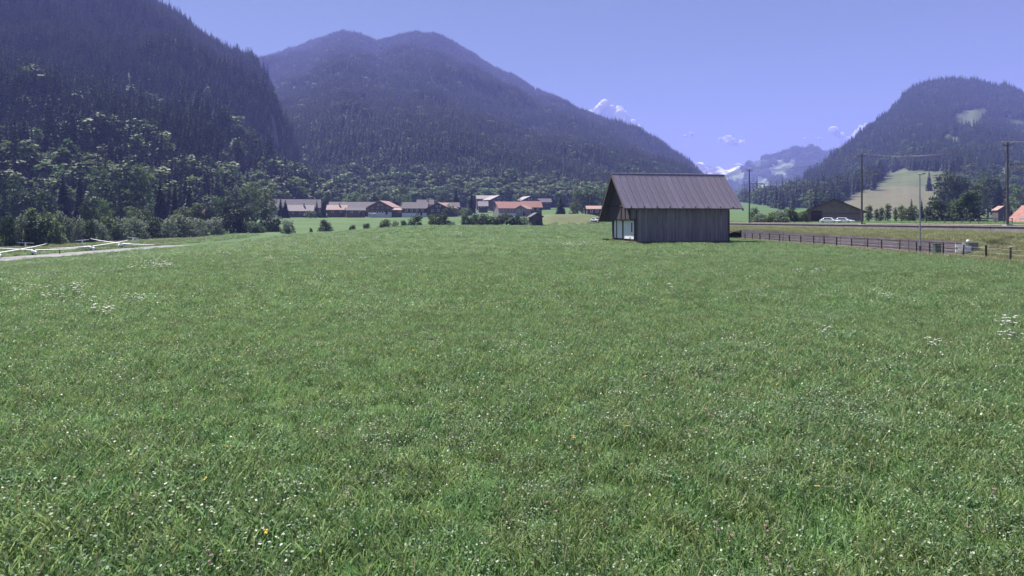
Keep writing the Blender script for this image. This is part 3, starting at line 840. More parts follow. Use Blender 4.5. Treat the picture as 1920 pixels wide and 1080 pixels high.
# ------------------------------------------------------------------ houses
def house(label, px0, px1, base, eave, ridge, Y, face='E', depth=10.0, roof_m='grey_roof', wall_m='brown_boards', rot=0.0, name='house', cat='house',
          base_m=None, wins=3, over=0.9, chimney=False, door=True, rows=1, asym=0.0, balcony=False):
    """px0..px1: roof ends; base, eave, ridge: rows; face E = long side to the camera, G = gable to the camera"""
    w = (px1 - px0) / F * Y
    pc = P((px0 + px1) / 2, base, Y)
    zb = pc.z; g = gzf(pc.x, Y)
    he = (base - eave) / F * Y; hr = (base - ridge) / F * Y
    root = tag(empty(name, (pc.x, Y, zb), rot - math.atan2(pc.x, Y)), label, cat)
    lo = min(g - zb - 0.5, -0.5) - 1.0
    if face == 'E':
        wl, wd = w - 2 * over * .7, depth - 2 * over
        prof = [(0.0, lo), (wd, lo), (wd, he + .1), (wd / 2, hr - .25), (0.0, he + .1)]
        MB().prism(prof, -wl / 2, wl / 2, 0).build('wall', wall_m, root)
        rf = MB(); sl = (hr - he - .1) / (wd / 2)
        for s in (0, 1):
            ya, yb = (-over, wd / 2) if s == 0 else (wd + over, wd / 2)
            za, zc = he + .15 - sl * over, hr
            rf.prism([(ya, za - .2), (yb, zc - .2), (yb, zc), (ya, za)], -w / 2, w / 2, 0)
        roof_ = rf.build('roof', roof_m, root)
        fl, fy, hw = wl, -0.03, he
    else:
        wl, wd = w - 2 * over, depth
        prof = [(-wl / 2, lo), (wl / 2, lo), (wl / 2, he + .1), (asym * wl, hr - .25), (-wl / 2, he + .1)]
        MB().prism(prof, 0.0, wd, 1).build('wall', wall_m, root)
        rf = MB()
        for s in (-1, 1):
            sl = (hr - he - .1) / (wl / 2 - s * asym * wl)
            rf.prism([(s * w / 2, he + .1 - sl * over), (asym * wl, hr - .15), (asym * wl, hr + .05), (s * w / 2, he + .3 - sl * over)], -over * 1.3, wd + over, 1)
        roof_ = rf.build('roof', roof_m, root)
        fl, fy, hw = wl, -0.03, he
    if base_m:
        MB().box((0, fy - .03, he * 0.11 + lo / 2), (fl + .1, 0.12, he * 0.22 - lo)).build('plinth', base_m, root)
    if chimney:
        MB().box((fl * 0.12, (depth - 2 * over) * 0.42 if face == 'E' else depth * .45, hr + 0.25), (0.8, 0.8, 1.9)).build('chimney', 'cream_wall', roof_)
    if wins:
        for r_ in range(rows):
            zc = he * (0.62 if rows == 1 else (0.25 + 0.45 * r_))
            for i in range(wins):
                x = (-0.5 + (i + 0.5) / wins) * fl * 0.86
                fr = MB().box((x, fy - .05, zc), (1.25, 0.12, 1.35)).build('window', 'white_paint', root)
                MB().box((x, fy - .12, zc), (0.95, 0.06, 1.05)).build('pane', 'dark_glass', fr)
        if face == 'G' and hr - he > 2.2:
            for x in (-1.1, 1.1):
                fr = MB().box((x + asym * fl, fy - .05, he + (hr - he) * .32), (1.0, 0.12, 1.1)).build('window', 'white_paint', root)
                MB().box((x + asym * fl, fy - .12, he + (hr - he) * .32), (0.75, 0.06, 0.85)).build('pane', 'dark_glass', fr)
    if balcony:
        bl = MB().box((0, fy - .75, he * .52), (fl * .8, 1.4, 0.15)); bl.box((0, fy - 1.4, he * .52 + .5), (fl * .8, 0.08, 0.9))
        bl.build('balcony', 'brown_boards', root)
    if door:
        MB().box((fl * 0.28, fy - .05, 0.6), (1.3, 0.12, 2.6)).build('door', 'black_boards', root)
    return root

house('big grey-roofed farmhouse with pale left wall at the left end of the village', 504, 600, 407, 388, 373, 440, 'E', 16, 'grey_roof', 'grey_boards', -0.05, wins=4, base_m='white_wall')
house('brown chalet with pale roof in front of the big grey farmhouse', 538, 588, 406, 394, 384, 415, 'E', 10, 'pale_roof', 'brown_boards', -0.12, wins=3, chimney=True)
house('long low brown farm building with grey roof behind the pink-roofed cottage', 617, 706, 403, 388.5, 378, 440, 'E', 14, 'grey_roof', 'brown_boards', -0.04, wins=5)
house('small brown cottage with pale pink roof beside the dark conifers', 612, 651, 404, 392, 384, 415, 'E', 9, 'pink_roof', 'brown_boards', -0.10, wins=2, chimney=True)
house('low brown shed leaning against the front of the long farm building', 648, 686, 403, 393.5, 389, 410, 'E', 8, 'grey_roof', 'brown_boards', 0.1, wins=2, name='shed', cat='shed')
house('broad wooden chalet with gable front and pinkish left roof slope', 687, 738, 400.5, 388, 376, 412, 'G', 16, 'pink_roof', 'brown_boards', -0.35, wins=4, rows=2, base_m='white_wall', balcony=True)
house('small low hut with pink roof right of the gabled chalet', 735, 764, 402.5, 393, 389.5, 410, 'E', 7, 'pink_roof', 'dark_boards', 0.05, wins=1, name='hut', cat='hut')
house('dark timber house with grey roof and white ground floor', 752, 802, 402, 389.5, 378.5, 410, 'E', 12, 'grey_roof', 'dark_boards', -0.15, wins=4, base_m='white_wall')
house('grey-roofed house with a tall chimney behind the white-based house', 781, 814, 392, 382, 374, 450, 'E', 10, 'grey_roof', 'cream_wall', 0, wins=2, chimney=True)
house('dark gabled house with pinkish roof next to the white-based house', 798, 846, 402, 390, 379.5, 405, 'G', 13, 'pink_roof', 'dark_boards', -0.4, wins=3, rows=1)
house('grey house with plain grey roof at the right end of its row', 834, 863, 402, 387.5, 379, 425, 'E', 11, 'grey_roof', 'grey_boards', 0.1, wins=2)
house('small bright-roofed chalet standing highest on the slope among trees', 803, 821, 372, 366, 359, 640, 'G', 9, 'pale_roof', 'brown_boards', 0.3, wins=2)
house('far house with wide pale roof, leftmost on the upper row', 893, 925, 380, 372, 366, 560, 'E', 11, 'pale_roof', 'dark_boards', 0.1, wins=3)
house('far dark chalet with bright roof and gable, middle of upper row', 916, 956, 382, 374.5, 366, 545, 'G', 14, 'pale_roof', 'dark_boards', 0.45, wins=3)
house('small bright-roofed cottage below the upper row of houses', 896, 916, 391, 385, 377, 500, 'E', 9, 'pale_roof', 'dark_boards', 0.05, wins=2)
house('far chalet with dark gable right of the upper row middle', 974, 1014, 384, 376, 367.5, 540, 'G', 14, 'pale_roof', 'dark_boards', 0.4, wins=2)
house('low far house with pinkish grey roof at the right end of the upper row', 1008, 1034, 384, 378, 372, 560, 'E', 9, 'grey_roof', 'dark_boards', 0.0, wins=2)
house('large grey barn-like house with long red roof left of village centre', 932, 999, 403, 389.5, 377.5, 420, 'E', 15, 'red_roof', 'grey_boards', 0.32, wins=4, base_m='white_wall')
house('small gabled annex with bright pink roof between the two red-roofed houses', 964, 990, 402.5, 391, 385, 398, 'G', 9, 'pink_roof', 'grey_boards', -0.3, wins=2)
house('red-roofed dark house at the right end of the front row', 979, 1018, 400, 387.5, 376.5, 425, 'E', 12, 'red_roof', 'dark_boards', 0.2, wins=3)
house('low pink-roofed building half hidden behind the left side of the barn', 1099, 1140, 403, 391, 385.5, 330, 'E', 9, 'pink_roof', 'dark_boards', 0.1, wins=3)
house('reddish brown chalet half hidden behind the pale bushes', 380, 424, 408, 398, 387, 330, 'G', 12, 'red_roof', 'brown_boards', 0.3, wins=2)
house('chalet with pale roof edge peeping over the hedge', 284, 316, 410, 400, 391, 330, 'G', 12, 'pink_roof', 'brown_boards', 0.35, wins=2)
# right side
rb = house('brown timber farm shed with broad gable behind the railway', 1509, 1619, 418, 397, 372.5, 175, 'G', 22, 'grey_roof', 'shed_boards', 0.04, name='farm_shed', cat='shed', wins=0, door=False, over=0.8)
for nm, x0, x1, y0, y1, mt in (('door', 1525, 1543, 395, 418, 'black_boards'), ('window', 1556.5, 1564.5, 383.5, 389, 'dark_glass'), ('window', 1569, 1577.5, 384, 389.5, 'dark_glass')):
    a0 = P(x0, y1, 175) - Vector(rb.location); a1 = P(x1, y0, 175) - Vector(rb.location)
    MB().box(((a0.x + a1.x) / 2, -0.06, (a0.z + a1.z) / 2), (a1.x - a0.x, 0.08, a1.z - a0.z)).build(nm, mt, rb)
MB().box((0, -0.1, 2.45), (13.2, 0.08, 0.16)).build('cross_beam', 'brown_boards', rb)
house('red-roofed house at the right edge of the picture behind the railway', 1893, 1990, 420, 411, 384, 140, 'E', 11, 'red_roof', 'brown_boards', -0.55, wins=3, over=1.2)
hut = house('small dark hay hut with pinkish roof on the green slope', 1871, 1893, 401, 393.5, 386, 300, 'G', 6, 'pink_roof', 'dark_boards', 0.35, wins=0, name='hay_hut', cat='hut', door=False, over=.5)
house('tiny brown hut between trees above the green field', 1779, 1795, 386, 380, 375, 420, 'E', 5, 'pale_roof', 'dark_boards', 0.2, wins=0, name='hut', cat='hut', door=False, over=.5)

# hay shed on the meadow edge
hx, hy, hz = P(1004, 428, 226)
ws = tag(empty('field_shed', (hx, hy, hz), 0.25), 'narrow grey wooden shed on the far edge of the meadow', 'shed')
m_ = MB(); boards(m_, -1.9, 1.9, lambda u: 5.0 - abs(u) * 0.5, -0.5, 'x', -1.8, 0.38); m_.build('front_wall', 'dark_boards', ws)
m_ = MB(); boards(m_, -1.8, 1.8, lambda u: 3.9, -0.5, 'y', -1.9, 0.38); boards(m_, -1.8, 1.8, lambda u: 3.9, -0.5, 'y', 1.9, 0.38); m_.build('side_wall', 'dark_boards', ws)
m_ = MB()
for s in (-1, 1): m_.prism([(s * 2.4, 3.7), (0, 5.1), (0, 5.3), (s * 2.4, 3.9)], -2.3, 2.2, 1)
m_.build('roof', 'grey_roof', ws)
MB().box((0.2, -1.86, 1.2), (1.4, 0.1, 2.4)).build('door', 'black_boards', ws)
m_ = MB().box((-3.1, -1.5, 0.55), (2.0, 1.2, 0.15)); m_.box((-4.0, -1.5, 0.2), (.2, 1.1, .9)); m_.box((-2.3, -1.5, 0.2), (.2, 1.1, .9)); m_.build('bench', 'grey_boards', ws)

# ------------------------------------------------------------------ gliders
def glider(name, label, px, Y, heading, roll, tail_red=False):
    x = (px - CX) / F * Y; z = gzf(x, Y) + 0.02
    g = tag(empty(name, (x, Y, z)), label, 'glider', 'gliders parked beside the runway')
    g.rotation_euler = (0, roll, heading)
    # nose points to local -y
    st = [(-2.3, .02, .62), (-2.2, .12, .62), (-1.9, .24, .64), (-1.2, .36, .68), (-.4, .40, .72), (.5, .36, .76), (1.3, .24, .80), (2.2, .15, .84), (3.4, .11, .88), (4.6, .08, .92)]
    f_ = MB().tube([(0, y, zz) for y, r_, zz in st], [r_ for y, r_, zz in st], 14); fo = f_.build('fuselage', 'gelcoat', g, True)
    MB().tube([(0, y, zz) for y, r_, zz in ((-1.75, .05, .92), (-1.4, .2, .90), (-.8, .27, .88), (-.1, .24, .90), (.35, .06, .98))], [.05, .2, .27, .24, .06], 12).build('canopy', 'dark_glass', g, True)
    for s in (-1, 1):
        w = MB(); rows = []
        for u, ch, dz in ((0.3, .95, 0.0), (2.6, .88, .08), (5.2, .68, .22), (7.0, .45, .40), (7.5, .3, .50)):
            zz = 1.0 + dz; y0 = -.35 + (0.95 - ch) * .35
            rows.append([(s * u, y0, zz), (s * u, y0 + ch * .3, zz + ch * .075), (s * u, y0 + ch, zz + .01), (s * u, y0 + ch * .35, zz - ch * .045)])
        for r0, r1 in zip(rows[:-1], rows[1:]):
            w.add(r0 + r1, [(k, (k + 1) % 4, 4 + (k + 1) % 4, 4 + k) for k in range(4)])
        w.add(rows[-1], [(0, 1, 2, 3)]); w.add(rows[0], [(3, 2, 1, 0)])
        wo = w.build('wing', 'gelcoat', g)
        MB().box((s * 7.45, .0, 1.52), (0.14, .42, .07)).build('wing_tip', 'red_paint', wo)
    MB().prism([(3.9, .9), (4.75, .9), (4.85, 2.15), (4.35, 2.15)], -.05, .05, 0).build('fin', 'gelcoat', g)
    tp = MB(); tp.prism([(-1.35, 4.45), (0, 4.3), (1.35, 4.45), (1.35, 4.72), (0, 4.85), (-1.35, 4.72)], 2.15, 2.21, 2); tp.build('tailplane', 'gelcoat', g)
    MB().tube([(-.08, -.3, .22), (.08, -.3, .22)], .22, 14).build('main_wheel', 'black_rubber', g)
    MB().tube([(-.04, 4.4, .72), (.04, 4.4, .72)], .12, 10).build('tail_wheel', 'black_rubber', g)
    return g
R_ = math.radians
glider('glider', 'white glider facing the camera, rightmost of those parked by the runway', 230, 156, R_(4), R_(5.5))
glider('glider', 'white glider turned sideways with raised wing, just left of the rightmost one', 170, 141, R_(50), R_(-5))
glider('glider', 'white glider with nose toward the meadow, second from the left edge', 60, 124, R_(50), R_(3.0))
glider('glider', 'white glider cut by the left edge of the picture, one wing raised', -6, 112, R_(52), R_(-7))

# runway marker
x, y, z = (112 - CX) / F * 128, 128, 0
bo = tag(empty('marker_post', (x, y, gzf(x, y))), 'short dark marker post standing between the gliders beside the runway', 'post')
MB().tube([(0, 0, -.2), (0, 0, .95)], [.10, .09], 10).build('shaft', 'dark_steel', bo)
MB().tube([(0, 0, .95), (0, 0, 1.0), (0, 0, 1.12), (0, 0, 1.18)], [.09, .17, .16, .05], 10).build('cap', 'dark_steel', bo)
MB().box((0, 0, .04), (.5, .4, .12)).build('foot_plate', 'dark_concrete', bo)

# ------------------------------------------------------------------ fence, lamp, poles, small things by the path
fence = tag(empty('wire_fence', (38, 51, 0)), 'wire fence on dark wooden posts between meadow and gravel path', 'fence')
fpx = [(1397, 451), (1411, 452), (1426, 453.3), (1442.5, 454.8), (1461, 456.5), (1481, 458), (1502, 459.6), (1525, 461.6), (1545, 463), (1568.6, 465), (1596, 467), (1626, 469.3), (1653, 471.4), (1686, 474),
       (1719, 477), (1744, 479.5), (1768, 481.8), (1806, 485.2), (1849, 489.6), (1895, 495), (1946, 501), (2004, 508)]
fp = []
for i, (px, py) in enumerate(fpx):
    d = H * F / (py - YH); X = (px - CX) / F * d
    z = gzf(X, d); X += random.uniform(-.05, .05)
    h_ = random.uniform(1.18, 1.36); r_ = random.uniform(.065, .09)
    lx, ly = random.uniform(-.06, .06), random.uniform(-.05, .05)
    MB().tube([(X - 38, d - 51, z - .3), (X - 38 + lx * .5, d - 51 + ly * .5, z + h_ * .5), (X - 38 + lx, d - 51 + ly, z + h_)], [r_ * 1.05, r_, r_ * .95], 7).build('post', 'black_boards', fence)
    fp.append((X - 38, d - 51, z))
for hw in (0.35, 0.7, 1.05):
    MB().tube([(a_, b_, c_ + hw) for a_, b_, c_ in fp], 0.008, 4).build('wire', 'galvanised', fence)

x, y, z = ground_at(1757, 480.5)
gb = tag(empty('electrical_cabinet', (x, y, z)), 'dark green electrical cabinet standing in the fence line', 'cabinet')
MB().box((0, 0, .55), (.55, .4, 1.15)).build('housing', 'green_box', gb, bevel=.02)
MB().box((0, 0, 1.15), (.62, .48, .08)).build('lid', 'dark_steel', gb)
MB().box((0, -.21, .6), (.48, .02, .9)).build('door', 'green_box', gb)

x, y, z = (1801 - CX) / F * 61.0, 61.0, 0.0
br = tag(empty('barrier_gate', (x, y, gzf(x, y))), 'small white barrier with rails and capped post at the end of the wall', 'barrier')
for dx_ in (-.45, .45):
    MB().box((dx_, 0, .6), (.1, .1, 1.4)).build('post', 'galvanised', br)
for zz in (.55, 1.0):
    MB().box((0, -.07, zz), (1.0, .05, .26)).build('rail', 'white_paint', br)
MB().tube([(.75, .1, -.1), (.75, .1, 1.3)], .06, 8).build('marker_pole', 'galvanised', br)
MB().tube([(.75, .1, 1.3), (.75, .1, 1.36), (.75, .1, 1.5), (.75, .1, 1.56)], [.06, .13, .13, .04], 10).build('marker_cap', 'white_paint', br)
MB().box((.75, .02, .75), (.45, .05, .5)).build('sign_plate', 'white_paint', br)

lx = P(1725, 476, 64.5)
lp = tag(empty('street_lamp', (lx.x, 64.5, gzf(lx.x, 64.5))), 'tall thin steel street lamp beside the path and retaining wall', 'lamp')
MB().tube([(0, 0, -.2), (0, 0, 3.5), (-.02, 0, 7.75)], [.085, .07, .05], 10).build('pole', 'galvanised', lp)
MB().tube([(0, 0, 0), (0, 0, .9)], [.12, .11], 10).build('base_sleeve', 'dark_steel', lp)
hd = MB().box((.06, -.15, 7.84), (.34, .75, .13)); hd.build('lamp_head', 'galvanised', lp, bevel=.03)
MB().box((.06, -.2, 7.765), (.24, .5, .02)).build('lens', 'white_paint', lp)

POLES = [(1889, 266, 'nearest'), (1616, 288, 'middle'), (1405, 317, 'farthest')]
tops = []
for px, ty, which in POLES:
    k = (px - CX) / F
    d = (54.0 + 0.1416 * 72.6 - 0.9) / (k + 0.1416); X = k * d
    zt = H + (YH - ty) / F * d; hgt = zt - 2.5
    p = tag(empty('catenary_pole', (X, d, 2.5)), {'nearest': 'tall dark railway mast with cross arms at the right edge of the picture',
            'middle': 'dark railway mast standing beside the brown timber farm shed', 'farthest': 'dark railway mast just right of the large barn roof'}[which], 'mast', 'railway masts along the track')
    MB().tube([(0, 0, -.5), (0, 0, hgt * .5), (0, 0, hgt)], [.14, .12, .10], 8).build('mast', 'dark_steel', p)
    MB().box((0, 0, .15), (.7, .7, .5)).build('footing', 'concrete', p)
    ca = MB(); ca.tube([(0, 0, hgt * .62), (2.7, .1, hgt * .74)], .045, 6); ca.tube([(0, 0, hgt * .74), (2.7, .1, hgt * .74)], .04, 6); ca.tube([(1.6, 0, hgt * .70), (3.0, 0, hgt * .60)], .03, 6)
    ca.build('cantilever', 'dark_steel', p)
    cb = MB().box((0, 0, hgt - .35), (1.1, .08, .08)); cb.build('cross_arm', 'dark_steel', p)
    for dx_ in (-.5, .5):
        MB().tube([(dx_, 0, hgt - .3), (dx_, 0, hgt - .2), (dx_, 0, hgt - .05), (dx_, 0, hgt + .02)], [.03, .08, .08, .03], 8).build('insulator', 'dark_concrete', p)
    tops.append((X, d, 2.5, hgt))
def wire(a_, b_, sag, r_=0.022):
    return [Vector(a_).lerp(Vector(b_), t) - Vector((0, 0, sag * 4 * t * (1 - t))) for t in np.linspace(0, 1, 13)]
t0 = tops[0]; dv = Vector((t0[0] - tops[1][0], t0[1] - tops[1][1], 0)); pre = (t0[0] + dv.x, t0[1] + dv.y, t0[2], t0[3])
t9 = tops[2]; dv = Vector((t9[0] - tops[1][0], t9[1] - tops[1][1], 0)); post = (t9[0] + dv.x, t9[1] + dv.y, t9[2], t9[3])
chain = [pre] + tops + [post]
for nm, ox, fz, lab in (('feeder_wire', -.5, lambda h_: h_ + .02, 'upper left overhead feeder wire strung between the railway masts'),
                        ('feeder_wire', .5, lambda h_: h_ + .02, 'upper right overhead feeder wire strung between the railway masts'),
                        ('messenger_wire', 2.7, lambda h_: h_ * .74, 'sagging messenger wire carried by the mast cantilevers'),
                        ('contact_wire', 2.9, lambda h_: h_ * .60, 'lowest overhead wire hanging above the railway track')):
    m_ = MB()
    pts = []
    for a_, b_ in zip(chain[:-1], chain[1:]):
        w_ = wire((a_[0] + ox, a_[1], a_[2] + fz(a_[3])), (b_[0] + ox, b_[1], b_[2] + fz(b_[3])), 0.1 if nm == 'contact_wire' else 0.9)
        pts += w_ if not pts else w_[1:]
    m_.tube(pts, 0.017, 5)
    tag(m_.build(nm, 'dark_steel'), lab, 'wire')

# railing beyond the track on the right
rl = tag(empty('field_railing', (P(1840, 416, 120).x, 120, 2.6)), 'low wooden railing in front of the green slope on the right', 'railing')
x0, x1 = P(1772, 416, 120).x, P(1898, 416, 120).x
cx_ = rl.location.x
for k in range(9):
    xx = x0 + (x1 - x0) * k / 8
    MB().box((xx - cx_, 0, .45), (.11, .11, 1.3)).build('post', 'dark_boards', rl)
for zz in (.55, .95):
    MB().box(((x0 + x1) / 2 - cx_, -.07, zz), (x1 - x0, .05, .12)).build('rail', 'grey_boards', rl)
for px, top, lab in ((1736.5, 396, 'thin wooden pole behind the railway left of the round tree'), (1882.5, 403, 'thin post standing below the hay hut')):
    q = P(px, top, 130)
    o = tag(empty('wooden_pole', (q.x, 130, 2.6)), lab, 'pole')
    MB().tube([(0, 0, -.3), (0, 0, q.z - 2.6)], [.12, .09], 8).build('shaft', 'dark_boards', o)
    MB().box((0, 0, q.z - 2.6 + .03), (.3, .3, .08)).build('cap', 'dark_steel', o)

# ------------------------------------------------------------------ cars
def car(label, px, Y, zb, heading, paint='gelcoat'):
    X = (px - CX) / F * Y
    c = tag(empty('parked_car', (X, Y, zb), heading), label, 'car')
    low = [(-2.1, .35), (-2.15, .62), (-2.0, .82), (-1.1, .95), (1.75, .98), (2.1, .9), (2.15, .5), (2.1, .32)]
    MB().prism(low, -.86, .86, 0).build('body', paint, c, bevel=.07)
    cab = MB(); top = [(-.45, 1.44), (1.2, 1.46)]; bot = [(-1.15, .94), (1.85, .97)]
    vs = [(s * .80, y, z) for s in (-1, 1) for y, z in bot] + [(s * .62, y, z) for s in (-1, 1) for y, z in top]
    cab.add(vs, [(0, 1, 5, 4), (2, 6, 7, 3), (0, 4, 6, 2), (1, 3, 7, 5), (4, 5, 7, 6)]); cab.build('roof', paint, c, bevel=.05)
    MB().add([(-.70, -1.06, 1.0), (.70, -1.06, 1.0), (.57, -.50, 1.40), (-.57, -.50, 1.40)], [(0, 1, 2, 3)]).build('windscreen', 'dark_glass', c).location = (0, -.03, .02)
    for s in (-1, 1):
        w_ = MB().add([(s * .80, -.9, 1.0), (s * .80, 1.6, 1.02), (s * .65, 1.1, 1.40), (s * .65, -.4, 1.39)], [(0, 1, 2, 3)]).build('side_window', 'dark_glass', c); w_.location = (s * .02, 0, 0)
        MB().box((s * .6, -2.08, .68), (.36, .12, .16)).build('headlight', 'galvanised', c)
        for yy in (-1.3, 1.35):
            t_ = MB().tube([(s * .70, yy, .32), (s * .90, yy, .32)], .32, 14).build('wheel', 'black_rubber', c)
            MB().tube([(s * .895, yy, .32), (s * .91, yy, .32)], .19, 10).build('rim', 'galvanised', t_)
    MB().box((0, -2.12, .45), (1.3, .08, .2)).build('bumper', 'dark_steel', c, bevel=.02)
    return c
car('white car in front of the brown farm shed, left of two', 1557, 150, 2.42, R_(38))
car('white car in front of the brown farm shed, right of two', 1583, 152, 2.42, R_(42))
g0 = P(698, 402, 402); car('white car parked before the gabled chalet in the village', 698, 402, g0.z - .3, R_(70))
g0 = P(893, 402, 395); car('white car by the fence posts left of the red-roofed houses', 893, 395, g0.z - .6, R_(80))
g0 = P(1118, 412, 240); car('white van-like car on the road left of the barn', 1117, 240, gzf(g0.x, 240) + .1, R_(30))

# ------------------------------------------------------------------ single trees and shrubs
def crown_set(prefix, fn, leaf):
    V, Fc, tb = fn
    return np_mesh(prefix + '_crown', V, Fc, [leaf]), tb.mesh(prefix + '_trunk', 'bark')
KIND = {'b': [crown_set('round', broad_tree(s_, 190, 9, 0.030, 0.017), l_) for s_, l_ in ((21, 'broad_leaves'), (22, 'dark_leaves'), (23, 'broad_leaves'))],
        't': [crown_set('tall', broad_tree(s_, 150, 9, 0.026, 0.016, kind='tall'), 'broad_leaves') for s_ in (31, 32)],
        's': [crown_set('shrub', broad_tree(s_, 200, 9, 0.05, 0.030, kind='shrub'), l_) for s_, l_ in ((41, 'broad_leaves'), (42, 'dark_leaves'))],
        'w': [crown_set('pale_shrub', broad_tree(s_, 200, 9, 0.05, 0.026, kind='shrub'), 'pale_leaves') for s_ in (51, 52)],
        'd': [crown_set('dark_tree', broad_tree(s_, 210, 9, 0.032, 0.019), 'dark_leaves') for s_ in (61, 62)],
        'k': [crown_set('dense_tree', broad_tree(s_, 260, 9, 0.045, 0.026, kind='shrub'), 'dark_leaves') for s_ in (65, 66, 67)],
        'c': [crown_set('conifer', spruce(s_, 20, 12, slim=sl_), 'spruce_needles') for s_, sl_ in ((71, .17), (72, .14))]}
WID = {'b': .60, 't': .36, 's': 1.0, 'w': 1.0, 'd': .60, 'k': 1.0, 'c': .34}      # natural width of the unit plant
NAME = {'b': ('broadleaf_tree', 'tree'), 't': ('broadleaf_tree', 'tree'), 's': ('shrub', 'shrub'), 'w': ('shrub', 'shrub'), 'd': ('broadleaf_tree', 'tree'), 'k': ('broadleaf_tree', 'tree'), 'c': ('spruce_tree', 'tree')}
cnt = {}
def plant(kind, px, top, wpx, Y, label, group=None, base=None):
    X = (px - CX) / F * Y
    if base is None:
        z = gzf(X, Y)
        fd, rd = np.interp(px, hill_right.px, hill_right.fd), np.interp(px, hill_right.px, hill_right.rd)
        if px > 1385 and fd < Y < rd: z = max(z, float(hill_right.at(np.array([float(px)]), np.array([(Y - fd) / (rd - fd)]))[2][0]))
    else:
        z = H + (YH - base) / F * Y
    hgt = max(0.6, H + (YH - top) / F * Y - z)
    wid = wpx / F * Y
    i = cnt.get(kind, 0); cnt[kind] = i + 1
    cr_, tr_ = KIND[kind][i % len(KIND[kind])]
    nm, cat = NAME[kind]
    o = tag(empty(nm, (X, Y, z), random.uniform(0, 6.28)), label, cat, group)
    s = wid / WID[kind]
    o.scale = (s, s, hgt)
    link('stem' if kind in 'sw' else 'trunk', tr_, o)
    link('foliage' if kind in 'sw' else 'crown', cr_, o)
    return o

def row(items, group, lab):
    items = sorted(items, key=lambda t: t[1])
    for i, it in enumerate(items):
        kind, px, top, w, Y = it[:5]
        plant(kind, px, top, w * (HW if group and 'hedge' in group else 1.12), Y, it[5] if len(it) > 5 else lab(i, len(items), kind), group, it[6] if len(it) > 6 else None)

hx = lambda px, X=106: X * F / (CX - px)
HW = 1.3
row([('s', -30, 395, 40, hx(-30)), ('s', 10, 398, 30, hx(10)), ('w', 40, 391, 32, hx(40)), ('t', 57, 386, 22, hx(57, 109)), ('s', 90, 387, 46, hx(90)), ('w', 118, 390, 30, hx(118, 108)), ('w', 140, 399, 30, hx(140)),
     ('s', 160, 410, 34, hx(160)), ('w', 185, 408, 32, hx(185)), ('s', 206, 396, 30, hx(206, 108)), ('w', 230, 403, 34, hx(230)), ('w', 258, 402, 36, hx(258)), ('s', 286, 404, 32, hx(286)), ('w', 314, 403, 34, hx(314)),
     ('w', 345, 399, 44, hx(345), 'large pale silvery bush with rounded top near the right end of the hedge'), ('w', 370, 404, 32, hx(370)), ('s', 330, 408, 30, hx(330, 110)), ('s', 300, 410, 30, hx(300, 110)), ('s', 22, 405, 30, hx(22, 110)), ('s', 68, 402, 34, hx(68, 103)), ('w', 396, 404, 40, hx(396), 'whitest bush, at the right end of the hedge by the big dark trees')],
    'hedge of bushes beyond the runway', lambda i, n, k: ORD[i] + ' bush from the left in the hedge beyond the runway')
row([('k', 432, 372, 50, 250, 'big dark round tree right of the whitish bush'), ('k', 462, 380, 40, 262, 'dark bushy tree touching the right of the big dark round tree'), ('k', 488, 384, 40, 275, 'dark leafy tree left of the pale farmhouse wall'),
     ('s', 478, 412, 34, 250, 'low green bush below the big dark trees'), ('s', 512, 402, 34, 262, 'bush left of the pale grey shrub at the field edge')], None, None)
# shrubs on the field edge
row([('w', 541, 408, 26, 244, 'pale upright shrub alone at the left end of the field edge', 437), ('s', 610, 411, 24, 246, 'single dark round shrub in the field below the pale-roofed chalet', 434), ('s', 583, 426, 6, 240, 'tiny shrub between the two lone field shrubs', 435),
     ('s', 661, 420, 12, 246, 'very small shrub left of the pair in mid field', 431.5), ('s', 687, 418, 15, 248, 'small shrub of the pair in mid field, right one', 431), ('s', 722, 408, 24, 250, 'dark round shrub below the gabled chalet', 430),
     ('w', 741, 412, 16, 250, 'pale small shrub beside the dark round one', 429.5), ('s', 757, 412, 14, 250, 'narrow shrub left of the big dark pair of bushes', 429), ('k', 778, 400, 32, 252, 'tall dark bush, left of the big pair', 429),
     ('s', 812, 398, 22, 254, 'bush with light top, left half of the double bush', 428), ('k', 829, 396, 30, 252, 'very dark tall bush right of the double bush', 428), ('w', 848, 412, 16, 252, 'sparse pale shrub after the dark tall bush', 428),
     ('s', 874, 401, 22, 256, 'bush at the left end of the long bushy row', 424.5), ('s', 889, 398, 22, 258, 'second bush of the long bushy row', 424.5), ('s', 906, 399, 22, 256, 'third bush of the long bushy row', 424), ('d', 920, 404, 18, 256, 'dark low bush in the long bushy row', 424),
     ('s', 935, 400, 22, 258, 'fifth bush of the long bushy row', 423.5), ('d', 950, 398, 26, 258, 'broad dark bush in the long bushy row', 423.5), ('s', 968, 403, 22, 258, 'second to last bush of the long bushy row', 423), ('w', 984, 404, 18, 258, 'pale last bush of the long row beside the wooden shed', 423),
     ('c', 1013.5, 391, 12, 228, 'small pointed conifer against the wooden field shed', 429)], 'shrubs along the far meadow edge', None)
